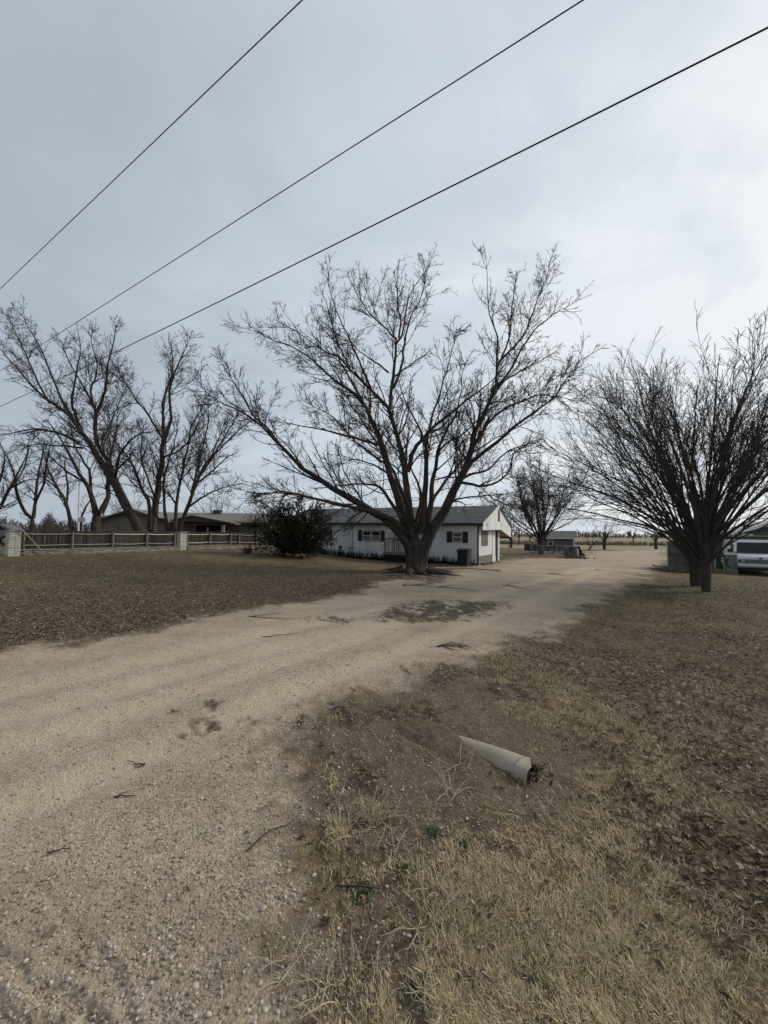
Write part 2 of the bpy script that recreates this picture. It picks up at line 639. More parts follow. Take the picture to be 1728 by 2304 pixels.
    # lawn soil, dead thatch, leaf litter
    soil = ramp(nf, (.25, (.030, .023, .017)), (.5, (.085, .065, .045)), (.8, (.19, .15, .10)))
    thatch = ramp(nf, (.25, (.055, .04, .025)), (.5, (.15, .113, .066)), (.75, (.29, .22, .13)))
    lit = ramp(sep2.outputs[0], (0, (.034, .025, .018)), (.45, (.085, .062, .042)), (.8, (.17, .124, .082)), (.96, (.28, .21, .15)), (1, (.46, .40, .34)))
    grn = ramp(nf, (.25, (.035, .033, .017)), (.6, (.085, .080, .04)), (.85, (.15, .13, .07)))
    dcol = ramp(nf, (.2, (.070, .052, .037)), (.5, (.150, .115, .081)), (.8, (.265, .21, .152)))
    lawn = mix(mrange(noise(1.7, 6, .7), .36, .62, .15, .75), soil, thatch)
    lawn = mix(gold, lawn, thatch)
    lawn = mix(math_('MULTIPLY', green, .55), lawn, grn)
    mot = math_('MULTIPLY', mrange(noise(11, 5, .75), .32, .68, .45, 1.5, False), mrange(noise(2.6, 5, .7), .35, .65, .75, 1.25, False))
    lawn = mix(1.0, lawn, mot, 'MULTIPLY')
    leafk = math_('MULTIPLY', leaf, mrange(noise(2.2, 5), .33, .55, .45, 1))
    lawn = mix(leafk, lawn, mix(.25, lit, soil))
    dk = math_('MULTIPLY', dirt, mrange(nm, .3, .6, .55, 1))
    c = mix(dk, lawn, dcol)
    c = mix(gravel, c, gcol)
    c = mix(math_('MULTIPLY', debris, mrange(nf, .3, .55, .55, 1)), c, mix(.5, (.045, .036, .03), lit))
    # scattered dark leaves and twigs on the gravel
    sp = vor(9)
    c = mix(math_('MULTIPLY', mrange(sp.outputs['Distance'], .05, .14, .75, 0), mrange(noise(.5), .5, .7)), c, (.08, .06, .045))
    l.new(c, p.inputs['Base Color'])
    h = math_('ADD', math_('MULTIPLY', v1.outputs['Distance'], -.8), math_('MULTIPLY', nf, 1.4))
    h = math_('ADD', h, math_('MULTIPLY', nm, 1.5))
    b = n.new('ShaderNodeBump')
    b.inputs['Strength'].default_value = .8
    b.inputs['Distance'].default_value = .016
    l.new(h, b.inputs['Height'])
    l.new(b.outputs[0], p.inputs['Normal'])
    return m


GROUND_MAT = ground_material()

# ------------------------------------------------------------------ ground, driveway and field: one sheet to the horizon
AZ = np.radians(np.r_[np.arange(-180, -54, 6), np.arange(-54, 54.01, .27), np.arange(60, 180, 6)])
RR = np.r_[.3, .6, .85, np.geomspace(1.0, 62, 330), np.geomspace(66, 6000, 26)]
na, nr = len(AZ), len(RR)
ga, gr = np.meshgrid(AZ, RR)
gx, gy = gr * np.sin(ga), gr * np.cos(ga)
gxf, gyf = gx.ravel(), gy.ravel()
gzv = ground_z(gxf, gyf)
near = np.hypot(gxf, gyf) < 62
cov = {k: np.zeros(len(gxf)) for k in ('gravel', 'dirt', 'leaf', 'green', 'debris', 'gold', 'left')}
for k, v in covers(gxf[near], gyf[near]).items():
    if k == 'r': continue
    cov[k][near] = v
# relief: soft undulation, tyre ruts and the ridge along the gravel edge
fade = 1 - sstep(25, 60, np.hypot(gxf, gyf))
rel = (fbm(gxf * 1.3, gyf * 1.3, 200, 4) - .5) * .05 + (fbm(gxf * 9, gyf * 9, 205, 3) - .5) * .018
lumpy = (fbm(gxf * 6, gyf * 6, 211, 3) - .5) * .06 * (1 - cov['gravel'])
rut = np.zeros(len(gxf))
_t0 = [(-420, 1960), (-150, 2012), (0, 2096), (130, 2192), (260, 2310), (330, 2420)]
RUTS = [(_t0, .015, .008), ([(x - 34, y + 22) for x, y in _t0], .014, -.007), ([(x - 78, y + 46) for x, y in _t0], .014, .007), ([(x - 112, y + 70) for x, y in _t0], .014, -.007),
        ([(x - 150, y + 96) for x, y in _t0], .014, .007), ([(x - 190, y + 124) for x, y in _t0], .014, -.006), ([(95, 1990), (170, 2075), (240, 2178), (290, 2304)], .02, -.006), ([(112, 1985), (190, 2070), (260, 2170), (312, 2304)], .016, .005),
        ([(690, 1650), (640, 1760), (600, 1850), (570, 1940)], .05, .012),
        ([(0, 1690), (200, 1640), (420, 1560), (640, 1490), (800, 1440), (950, 1390), (1100, 1340), (1240, 1300)], .14, -.03),
        ([(0, 1850), (250, 1740), (480, 1640), (700, 1540), (900, 1470), (1060, 1410), (1180, 1360), (1290, 1310)], .14, -.03),
        ([(0, 1560), (250, 1510), (500, 1450), (700, 1405), (860, 1370)], .18, -.028), ([(1100, 1340), (1180, 1318), (1300, 1285), (1400, 1262)], .2, -.02),
        ([(0, 1625), (250, 1565), (500, 1495), (700, 1445), (880, 1400), (1010, 1360)], .16, -.024), ([(1160, 1372), (1260, 1325), (1340, 1290), (1430, 1262)], .2, -.02)]
rwob = (fbm(gxf * 3, gyf * 3, 230, 3) - .5)
track = np.zeros(len(gxf))
for pts, w, dep in RUTS:
    g = to_ground(pts)
    t = np.linspace(0, len(g) - 1, 40)
    g = np.c_[np.interp(t, range(len(g)), g[:, 0]), np.interp(t, range(len(g)), g[:, 1])]
    d2 = np.full(len(gxf), 1e9)
    sel = np.hypot(gxf, gyf) < 28
    xx, yy = gxf[sel] + rwob[sel] * .1, gyf[sel] + rwob[sel] * .1
    dd = np.full(sel.sum(), 1e9)
    for i in range(len(g) - 1):
        a, b = g[i], g[i + 1]
        ex = b - a
        tt = np.clip(((xx - a[0]) * ex[0] + (yy - a[1]) * ex[1]) / (ex @ ex + 1e-9), 0, 1)
        dd = np.minimum(dd, (xx - a[0] - tt * ex[0]) ** 2 + (yy - a[1] - tt * ex[1]) ** 2)
    q = np.zeros(len(gxf))
    q[sel] = dep * np.exp(-dd / (2 * w * w)) - dep * .5 * np.exp(-(np.sqrt(dd) - 2.2 * w) ** 2 / (2 * (w * .7) ** 2))
    rut += q
    if w > .1:
        track[sel] = np.maximum(track[sel], np.exp(-dd / (2 * (w * 1.5) ** 2)))
gzt = gzv + (rel + lumpy + rut) * fade + .012 * cov['gravel'] * 0


def relief(x, y):
    """height of the finished ground (bilinear look-up in the polar sheet)"""
    a, r = np.arctan2(x, y), np.hypot(x, y)
    ia = np.clip(np.interp(a, AZ, np.arange(na)), 0, na - 1.001)
    ir = np.clip(np.interp(r, RR, np.arange(nr)), 0, nr - 1.001)
    a0, r0 = ia.astype(int), ir.astype(int)
    fa, fr = ia - a0, ir - r0
    Z = gzt.reshape(nr, na)
    return (Z[r0, a0] * (1 - fa) + Z[r0, a0 + 1] * fa) * (1 - fr) + (Z[r0 + 1, a0] * (1 - fa) + Z[r0 + 1, a0 + 1] * fa) * fr


GV = np.c_[gxf, gyf, gzt]
ii, jj = np.meshgrid(np.arange(nr - 1), np.arange(na), indexing='ij')
j2 = (jj + 1) % na
GQ = np.stack([ii * na + jj, ii * na + j2, (ii + 1) * na + j2, (ii + 1) * na + jj], -1).reshape(-1, 4)[:, ::-1]
fr_ = RR[ii.ravel()]
fgr = cov['gravel'][GQ].mean(1)
C1 = np.c_[cov['gravel'], cov['dirt'], cov['leaf'], np.ones(len(gxf))]
C2 = np.c_[cov['green'], cov['debris'], np.maximum(cov['gold'], cov['left'] * (1 - cov['leaf']) * .6), np.ones(len(gxf))]


def sub_sheet(name, sel, material, centre=False):
    q = GQ[sel]
    u, inv = np.unique(q, return_inverse=True)
    V = GV[u]
    q = inv.reshape(-1, 4)
    tris = None
    me = raw_mesh(name, V, q, tris, smooth=True)
    for nm_, C in (('cover', C1), ('cover2', C2)):
        at_ = me.attributes.new(nm_, 'FLOAT_COLOR', 'POINT')
        at_.data.foreach_set('color', C[u].astype(np.float32).ravel())
    at_ = me.attributes.new('track', 'FLOAT', 'POINT')
    at_.data.foreach_set('value', track[u].astype(np.float32))
    o = link(name, me, material)
    return tag(o, kind='structure')


is_field = fr_ >= 61.9
is_drive = (fgr > .5) & ~is_field
sub_sheet('driveway', is_drive, GROUND_MAT)
sub_sheet('ground', ~is_drive & ~is_field, GROUND_MAT)
FIELD_MAT = mat('field_dry_grass', (.21, .165, .105), .95, .35, .35, tint=(.30, .24, .15), tint_amt=.8, stretch=(.25, 1.3, 1))
sub_sheet('field', is_field, FIELD_MAT)
# small cap closing the sheet at its centre
_c = raw_mesh('ground_cap', np.r_[GV[:na], [[0, 0, 0]]], None, [(j, na, (j + 1) % na) for j in range(na)][::1])
for nm_, C in (('cover', C1), ('cover2', C2)):
    at_ = _c.attributes.new(nm_, 'FLOAT_COLOR', 'POINT')
    at_.data.foreach_set('color', np.r_[C[:na], C[:1]].astype(np.float32).ravel())
tag(link('ground', _c, GROUND_MAT), kind='structure')

# ------------------------------------------------------------------ scattering: real stones, leaves and blades joined per kind


def rot_from(yaw, pitch, roll):
    cy, sy, cp, sp, cr_, sr = np.cos(yaw), np.sin(yaw), np.cos(pitch), np.sin(pitch), np.cos(roll), np.sin(roll)
    R = np.empty((len(yaw), 3, 3))
    R[:, 0, 0] = cy * cp; R[:, 0, 1] = cy * sp * sr - sy * cr_; R[:, 0, 2] = cy * sp * cr_ + sy * sr
    R[:, 1, 0] = sy * cp; R[:, 1, 1] = sy * sp * sr + cy * cr_; R[:, 1, 2] = sy * sp * cr_ - cy * sr
    R[:, 2, 0] = -sp; R[:, 2, 1] = cp * sr; R[:, 2, 2] = cp * cr_
    return R


def scatter_mesh(name, tmplV, tris, P, R, S, colors, material, smooth=False):
    n, k = len(P), tmplV.shape[-2]
    T = tmplV if tmplV.ndim == 3 else np.broadcast_to(tmplV, (n, k, 3))
    V = np.einsum('nij,nkj->nki', R, T * S[:, None, :]) + P[:, None, :]
    F = (np.asarray(tris)[None] + (np.arange(n) * k)[:, None, None]).reshape(-1, 3)
    me = raw_mesh(name, V.reshape(-1, 3), None, F, smooth)
    at_ = me.attributes.new('tone', 'FLOAT_COLOR', 'POINT')
    C = np.repeat(np.c_[colors, np.ones(n)], k, 0)
    at_.data.foreach_set('color', C.astype(np.float32).ravel())
    return link(name, me, material)


def polar_points(n, r0, r1, power, a0=-50, a1=50):
    u = rng.random(n)
    if power == 1:
        r = r0 * (r1 / r0) ** u
    else:
        q = 1 - power
        r = (r0 ** q + u * (r1 ** q - r0 ** q)) ** (1 / q)
    a = np.radians(rng.uniform(a0, a1, n))
    return r * np.sin(a), r * np.cos(a)


WHITE = (1, 1, 1)
STONE_MAT = mat('pebble_stone', (.8, .8, .8), .85, .18, 60, attr='tone', spec=.25)
LEAF_MAT = mat('dead_leaf', (.8, .8, .8), .8, .2, 30, attr='tone', spec=.2)
BLADE_MAT = mat('dry_grass_blade', (.85, .85, .85), .75, .12, 12, attr='tone', spec=.25)


def pick(n, stops):
    """random colours from a list of (weight, colour)"""
    w = np.array([s[0] for s in stops], float)
    c = np.array([s[1] for s in stops])[rng.choice(len(stops), n, p=w / w.sum())]
    return np.clip(c * rng.uniform(.78, 1.22, (n, 1)), 0, 1)


OCTA = np.array([(1, 0, 0), (-1, 0, 0), (0, 1, 0), (0, -1, 0), (0, 0, 1), (0, 0, -1)], float)
OCTF = [(0, 2, 4), (2, 1, 4), (1, 3, 4), (3, 0, 4), (2, 0, 5), (1, 2, 5), (3, 1, 5), (0, 3, 5)]
_phi = (1 + 5 ** .5) / 2
ICO = np.array([(-1, _phi, 0), (1, _phi, 0), (-1, -_phi, 0), (1, -_phi, 0), (0, -1, _phi), (0, 1, _phi), (0, -1, -_phi), (0, 1, -_phi), (_phi, 0, -1), (_phi, 0, 1), (-_phi, 0, -1), (-_phi, 0, 1)]) / 1.9
ICOF = [(0, 11, 5), (0, 5, 1), (0, 1, 7), (0, 7, 10), (0, 10, 11), (1, 5, 9), (5, 11, 4), (11, 10, 2), (10, 7, 6), (7, 1, 8), (3, 9, 4), (3, 4, 2), (3, 2, 6), (3, 6, 8), (3, 8, 9), (4, 9, 5), (2, 4, 11), (6, 2, 10), (8, 6, 7), (9, 8, 1)]

STONES = [(5, (.40, .33, .25)), (3, (.52, .45, .36)), (2, (.27, .21, .16)), (1.5, (.58, .52, .44)), (1, (.38, .28, .21)), (.25, (.68, .64, .58))]


def stones(n, r0, r1, power, smin, smax, T, F, dens_noise, thr, name):
    x, y = polar_points(n, r0, r1, power)
    c = covers(x, y)
    f = fbm(x * dens_noise, y * dens_noise, 301) + .12 * vnoise(x * 5, y * 5, 307)
    pk = (c['gravel'] * .95 + .35 * c['dirt']) * sstep(thr - .12, thr + .12, f) * (1 - .8 * c['leaf'] * (1 - c['gravel']))
    k = rng.random(n) < pk
    x, y = x[k], y[k]
    n = len(x)
    s = smin * (smax / smin) ** (rng.random(n) ** 2.6)
    S = np.c_[s * rng.uniform(.8, 1.35, n), s * rng.uniform(.7, 1.1, n), s * rng.uniform(.45, .8, n)]
    TV = T[None] * (1 + rng.uniform(-.22, .22, (n, len(T), 1)))
    P = np.c_[x, y, relief(x, y) + S[:, 2] * .35]
    R = rot_from(rng.uniform(0, 6.28, n), rng.normal(0, .25, n), rng.normal(0, .25, n))
    o = scatter_mesh(name, TV, F, P, R, S, pick(n, STONES), STONE_MAT)
    return tag(o, 'loose pale gravel stones scattered over the sandy driveway', 'gravel', kind='stuff')


stones(46000, 1.1, 6.0, 1.0, .0035, .0115, OCTA, OCTF, 1.1, .50, 'gravel')
stones(7500, 1.1, 9, 1.0, .006, .0135, ICO, ICOF, 1.6, .53, 'gravel')

# leaves: a creased leaf of four triangles
LEAFV = np.array([(-.5, 0, 0), (-.1, .3, .10), (.5, 0, .03), (-.1, -.3, .10), (.05, 0, -.03)], float)
LEAFF = [(0, 4, 1), (4, 2, 1), (0, 3, 4), (4, 3, 2)]
LEAVES = [(5, (.165, .115, .074)), (4, (.235, .168, .108)), (3, (.10, .072, .05)), (1.8, (.34, .25, .17)), (.25, (.54, .47, .39))]


def leaves(n, r0, r1, power, smin, smax, kfun, name, label, a0=-50, a1=50):
    x, y = polar_points(n, r0, r1, power, a0, a1)
    c = covers(x, y)
    k = rng.random(n) < kfun(c, x, y) * (.25 + .75 * sstep(.38, .60, fbm(x * 2.3, y * 2.3, 371, 4)))
    x, y = x[k], y[k]
    n = len(x)
    s = rng.uniform(smin, smax, n)
    S = np.c_[s, s * rng.uniform(.6, 1.1, n), s * rng.uniform(.5, 2.2, n)]
    P = np.c_[x, y, relief(x, y) + .006 + rng.random(n) * .016]
    R = rot_from(rng.uniform(0, 6.28, n), rng.normal(0, .35, n), rng.normal(0, .4, n))
    o = scatter_mesh(name, LEAFV, LEAFF, P, R, S, pick(n, LEAVES), LEAF_MAT)
    return tag(o, label, 'leaf litter', kind='stuff')


leaves(70000, 4.6, 28, .9, .028, .058, lambda c, x, y: c['leaf'] * (c['left'] > .3) * (1 - c['gravel']) * .95 + .34 * c['left'] * (1 - c['gravel']),
       'leaf_litter', 'brown dead leaves lying thick along the edge of the left lawn', -54, 12)
leaves(52000, 1.6, 18, 1.0, .024, .052, lambda c, x, y: (c['leaf'] * .72 + .07) * (1 - .8 * c['dirt']) * (c['left'] < .3) * (1 - c['gravel']),
       'leaf_litter', 'brown dead leaves caught in the dry grass right of the driveway', -12, 52)
leaves(26000, 1.6, 22, 1.0, .025, .06, lambda c, x, y: c['debris'] * .6 + .003 * c['gravel'],
       'leaf_litter', 'dark leaf crumbs in patches on the sandy driveway', -40, 40)

# grass: each blade a bent strip of three triangles
BLADEV = np.array([(-.5, 0, 0), (.5, 0, 0), (-.38, .16, .55), (.38, .16, .55), (0, .52, .92)], float)
BLADEF = [(0, 1, 3), (0, 3, 2), (2, 3, 4)]
GOLD = [(5, (.56, .44, .255)), (4, (.68, .56, .35)), (3, (.33, .24, .12)), (2, (.66, .54, .32)), (1.2, (.20, .155, .09)), (.35, (.16, .17, .08))]
DULL = [(4, (.19, .143, .088)), (4, (.125, .094, .06)), (2.8, (.34, .26, .16)), (1.5, (.075, .058, .04)), (1.3, (.10, .10, .05))]
GREENS = [(4, (.095, .09, .045)), (3, (.135, .118, .065)), (2, (.19, .15, .09)), (1, (.065, .065, .03))]


def grass(n, r0, r1, power, hmin, hmax, w, kfun, stops, name, label, a0=-50, a1=50, lay=.5):
    x, y = polar_points(n, r0, r1, power, a0, a1)
    c = covers(x, y)
    clump = sstep(.36, .62, fbm(x * 7, y * 7, 401, 3) * .6 + fbm(x * 1.7, y * 1.7, 405, 3) * .45)
    k = rng.random(n) < kfun(c) * (.22 + .78 * clump)
    x, y, clump = x[k], y[k], clump[k]
    n = len(x)
    r = np.hypot(x, y)
    h = rng.uniform(hmin, hmax, n) * (.65 + .5 * clump)
    wd = w * rng.uniform(.7, 1.3, n) * np.maximum(1, r / 4.0)
    S = np.c_[wd, h, h]
    P = np.c_[x, y, relief(x, y) - .004]
    comb = (fbm(x * 1.1, y * 1.1, 410, 2) - .5) * 6
    R = rot_from(comb + rng.normal(0, 1.1, n), rng.normal(0, .25, n), -rng.gamma(2.2, lay / 2.2, n).clip(0, 1.45))
    o = scatter_mesh(name, BLADEV, BLADEF, P, R, S, pick(n, stops), BLADE_MAT)
    return tag(o, label, 'grass', kind='stuff')


grass(185000, 1.15, 6.5, 1.0, .024, .050, .0030, lambda c: (c['gold'] * .95 * (1 - .72 * sstep(2.4, 5.5, c['r'])) + .26) * (1 - c['gravel']) * (1 - .9 * c['dirt']) * (1 - c['left']) * (1 - .35 * c['leaf']), GOLD,
      'grass', 'dry golden winter grass in the right foreground', -8, 52)
grass(74000, 5.0, 22, 1.0, .03, .065, .004, lambda c: (c['gold'] * .5 + .42) * (1 - c['gravel']) * (1 - c['left']) * (1 - .55 * c['leaf']), DULL,
      'grass', 'dull brown short grass between the driveway and the right hand trees', 0, 52)
grass(22000, 10, 30, 1.0, .03, .07, .0045, lambda c: c['green'] * (1 - c['gravel']) * .9, GREENS,
      'grass', 'thin greenish winter grass in patches on both lawns', -54, 52)
grass(42000, 5, 32, 1.0, .025, .055, .0042, lambda c: c['left'] * (1 - c['gravel']) * (1 - .65 * c['leaf']) * .8, GOLD[2:] + DULL,
      'grass', 'brown winter grass on the lawn in front of the brick piers', -54, 10)
grass(16000, 1.2, 5.5, 1.0, .02, .05, .003, lambda c: c['dirt'] * (1 - c['gravel']) * .4, GOLD,
      'grass', 'sparse straw stubble on the bare dirt beside the driveway', -14, 25, .9)

# ------------------------------------------------------------------ trees
BARK = mat('bark_grey_brown', (.060, .051, .043), .95, .6, 5.0, bump=1, bscale=9, stretch=(1.6, 1.6, .22), spec=.1, bdist=.06)
TWIG = mat('twig_bark', (.060, .049, .043), .9, .3, 1.0, spec=.12)
BARK_DARK = mat('bark_dark', (.072, .063, .055), .95, .4, 4.0, bump=.9, bscale=16, stretch=(1, 1, .3), spec=.1)
TWIG_DARK = mat('twig_dark', (.072, .062, .056), .9, .3, 1.0, spec=.12)


def tube_arrays(P, R, k):
    """tubes of k sides round a batch of polylines P (B,n,3) with radii R (B,n)"""
    B, n = P.shape[:2]
    T = np.gradient(P, axis=1)
    T /= np.linalg.norm(T, axis=2, keepdims=True) + 1e-12
    mean = T.mean(1)
    ref = np.zeros((B, 3))
    ref[np.arange(B), np.abs(mean).argmin(1)] = 1
    N = np.cross(T, ref[:, None])
    N /= np.linalg.norm(N, axis=2, keepdims=True) + 1e-12
    M = np.cross(T, N)
    a = np.arange(k) * 2 * np.pi / k
    V = P[:, :, None] + R[:, :, None, None] * (np.cos(a)[:, None] * N[:, :, None] + np.sin(a)[:, None] * M[:, :, None])
    i, j = np.meshgrid(np.arange(n - 1), np.arange(k), indexing='ij')
    q = np.stack([i * k + j, i * k + (j + 1) % k, (i + 1) * k + (j + 1) % k, (i + 1) * k + j], -1).reshape(-1, 4)
    Q = (q[None] + (np.arange(B) * n * k)[:, None, None]).reshape(-1, 4)
    return V.reshape(-1, 3), Q


def merge(parts):
    Vs, Qs, o = [], [], 0
    for V, Q in parts:
        Vs.append(V); Qs.append(Q + o); o += len(V)
    return np.concatenate(Vs), np.concatenate(Qs)


def resample(pts, rad, n):
    """smooth (Catmull-Rom) resampling of a hand-traced limb"""
    p = np.c_[np.asarray(pts, float), np.asarray(rad, float)]
    p = np.r_[[2 * p[0] - p[1]], p, [2 * p[-1] - p[-2]]]
    out = []
    m = len(p) - 3
    for t in np.linspace(0, m - 1e-6, n):
        i = int(t); f = t - i
        a, b, c, d = p[i:i + 4]
        out.append(.5 * ((2 * b) + (c - a) * f + (2 * a - 5 * b + 4 * c - d) * f * f + (3 * b - a - 3 * c + d) * f ** 3))
    out = np.array(out)
    return out[:, :3], np.maximum(out[:, 3], .004)


def grow(P, R, density, lo, hi, rel_len, ang, ang_sd, up, wander, n, rmin, t0=.15, rr=.55, taper=.25, rcap=99, minlen=.06, flat=0.0, endr=None, tipf=.80, tpow=.85):
    """side shoots along a batch of parent branches"""
    B, m = P.shape[:2]
    seg = np.linalg.norm(np.diff(P, axis=1), axis=2)
    L = seg.sum(1)
    cnt = rng.poisson(np.maximum(L * (1 - t0) * density, .01))
    idx = np.repeat(np.arange(B), cnt)
    if len(idx) == 0:
        return np.zeros((0, n, 3)), np.zeros((0, n))
    t = t0 + (1 - t0) * rng.random(len(idx)) ** tpow
    t = np.minimum(t, .985)
    f = t * (m - 1)
    i0 = np.minimum(f.astype(int), m - 2)
    w = (f - i0)[:, None]
    base = P[idx, i0] * (1 - w) + P[idx, i0 + 1] * w
    T = P[idx, i0 + 1] - P[idx, i0]
    T /= np.linalg.norm(T, axis=1, keepdims=True) + 1e-9
    pr = R[idx, i0] * (1 - w[:, 0]) + R[idx, i0 + 1] * w[:, 0]
    rnd = rng.normal(size=T.shape)
    rnd[:, 2] *= (1 - flat)
    rnd -= T * (rnd * T).sum(1, keepdims=True)
    rnd /= np.linalg.norm(rnd, axis=1, keepdims=True) + 1e-9
    a = np.radians(np.clip(rng.normal(ang, ang_sd, len(idx)), 8, 100))[:, None]
    D = np.cos(a) * T + np.sin(a) * rnd
    ln = np.clip(rel_len * np.minimum(L[idx], 8.5) * (1.06 - tipf * t) * rng.uniform(.55, 1.25, len(idx)), minlen, hi)
    ln = np.maximum(ln, lo * rng.uniform(.6, 1.2, len(idx)))
    r0 = np.minimum(np.maximum(pr * rr, rmin), rcap) * rng.uniform(.8, 1.1, len(idx))
    r0 = np.minimum(np.maximum(r0, rmin), pr * .95)
    r0 = np.maximum(r0, rmin * .8)
    out = np.zeros((len(idx), n, 3))
    out[:, 0] = base
    p = base.copy()
    st = (ln / (n - 1))[:, None]
    upv = np.array([0, 0, 1.0])
    for s in range(1, n):
        D = D + rng.normal(size=D.shape) * wander + upv * up * (st / .3)
        D /= np.linalg.norm(D, axis=1, keepdims=True) + 1e-9
        p = p + D * st
        out[:, s] = p
    q = np.linspace(0, 1, n)
    e = r0 * taper if endr is None else np.minimum(endr, r0)
    RR_ = r0[:, None] * (1 - q) + e[:, None] * q if not np.isscalar(e) else r0[:, None] * (1 - q) + e * q
    return out, np.maximum(RR_, rmin * .6)


def limb_px(spec, d, off0, off1, n=14, trim=.6, taper=.55):
    """spec: (px, py, half width in photo pixels); the limb runs from depth d+off0 to d+off1"""
    s = np.asarray(spec, float)
    e_ = s[-2] + (s[-1] - s[-2]) * trim
    s = np.r_[s[:-1], [e_]]
    seg = np.r_[0, np.cumsum(np.hypot(np.diff(s[:, 0]), np.diff(s[:, 1])))]
    q = seg / seg[-1]
    dd = d + off0 + (off1 - off0) * q
    pts = at(s[:, 0], s[:, 1], dd)
    P, R = resample(pts, s[:, 2] * dd / FPX, n)
    R = R * (1 - taper * np.linspace(0, 1, n) ** 2.2)
    k = 1 - np.abs(np.linspace(-1, 1, n)) ** 4
    L = np.linalg.norm(P[-1] - P[0])
    P = P + rng.normal(size=P.shape) * .0032 * L * k[:, None]
    return P, R


def limb_obj(name, P, R, k, material, parent, rough=.025):
    V, Q = tube_arrays(P[None], (R * (1 + rng.normal(0, rough, len(R))))[None], k)
    V = V + rng.normal(size=V.shape) * np.repeat(R, k)[:, None] * rough
    return link(name, raw_mesh(name, V, Q, None, True), material, parent)


def crown_from(levels, name, material, parent):
    parts = [tube_arrays(P, R, k) for P, R, k in levels if len(P)]
    V, Q = merge(parts)
    return link(name, raw_mesh(name, V, Q, None, False), material, parent)


def stack(*pr):
    return np.concatenate([p for p, _ in pr]), np.concatenate([r for _, r in pr])


def trunk_flare(name, base, top, rbase, rtop, k, n, material, parent, roots=7, flare=.55, rough=.05, seed=0):
    """a trunk with root buttresses and furrowed bark"""
    base, top = np.array(base, float), np.array(top, float)
    H = np.linalg.norm(top - base)
    rs = np.random.default_rng(seed)
    ph = rs.uniform(0, 6.28, 4)
    a = np.arange(k) * 2 * np.pi / k
    V = []
    for i in range(n):
        t = i / (n - 1)
        h = t * H
        c = base * (1 - t) + top * t
        r = rbase * (1 - t) + rtop * t
        but = np.exp(-h / (rbase * .55)) * flare * (.55 + .45 * np.cos(a * roots + ph[0] + .8 * np.sin(a + ph[1]))) * (1 + .5 * np.sin(a * 2 + ph[2]))
        fur = .055 * np.sin(a * 13 + ph[3] + t * 2) * rs.uniform(.6, 1.2) + rs.normal(0, rough, k)
        lob = .06 * np.sin(3 * a + t * 3)
        rr = r * (1 + but + fur + lob)
        V.append(np.c_[c[0] + rr * np.cos(a), c[1] + rr * np.sin(a), np.full(k, c[2]) - but * .12 * rbase * (t < .2)])
    for e_, f_ in ((.25, .9), (.45, .66), (.56, .36), (.6, .02)):       # rounded crotch
        V.append(np.c_[top[0] + (V[-1][:, 0] - top[0]) * f_, top[1] + (V[-1][:, 1] - top[1]) * f_, np.full(k, top[2] + rtop * e_)])
    n += 4
    V = np.concatenate(V)
    i, j = np.meshgrid(np.arange(n - 1), np.arange(k), indexing='ij')
    Q = np.stack([i * k + j, i * k + (j + 1) % k, (i + 1) * k + (j + 1) % k, (i + 1) * k + j], -1).reshape(-1, 4)
    return link(name, raw_mesh(name, V, Q, None, True), material, parent)


def twig_levels(limbs, scale=1.0, dens=1.0, d1=1.0, up=.10, tw=.0085, wander=.16, ang=(42, 38, 36, 38), l1=(.9, 4.2), keep_low=True, t1=.22, deep=True):
    """three or four orders of branches from a set of traced limbs"""
    P0 = np.stack([resample(P, R, 14)[0] for P, R in limbs])
    R0 = np.stack([resample(P, R, 14)[1] for P, R in limbs])
    b1 = grow(P0, R0, 1.35 * d1 * dens / scale, l1[0] * scale, l1[1] * scale, .42, ang[0], 14, up * .8, wander * .8, 8, tw * 1.3, t0=t1, rr=.38, taper=.25, rcap=.042 * scale)
    b2 = grow(b1[0], b1[1], 3.5 * dens / scale, .28 * scale, 1.9 * scale, .5, ang[1], 13, up, wander * .7, 6, tw * 1.0, t0=.12, rr=.52, taper=.4)
    b3 = grow(b2[0], b2[1], 6.0 * dens / scale, .18 * scale, .95 * scale, .58, ang[2], 14, up * .9, wander * .7, 3, tw * .8, t0=.12, rr=.62, taper=.5)
    lv = [(b1[0], b1[1], 4), (b2[0], b2[1], 3), (b3[0], b3[1], 3)]
    if deep:
        b4 = grow(b3[0], b3[1], 6.0 * dens / scale, .10 * scale, .42 * scale, .6, ang[3], 15, up * .6, wander, 2, tw * .62, t0=.15, rr=.75, taper=.5)
        # short spur shoots right on the second order branches
        b5 = grow(b1[0], b1[1], 2.4 * dens / scale, .12 * scale, .5 * scale, .14, 55, 16, up, wander, 3, tw * .85, t0=.1, rr=.4, taper=.6)
        lv += [(b4[0], b4[1], 3), (b5[0], b5[1], 3)]
    return lv


# ---- the big spreading tree in front of the white house
D0 = 19.0
bt = gp(935, 1287)
big = empty('spreading_tree', tuple(at(np.array([935.]), np.array([1287.]), np.array([D0]))[0]), 0,
            'huge bare spreading tree with a thick forked trunk in front of the white house', 'tree')
big_loc = np.array(big.location)


def L(*s): return list(s)


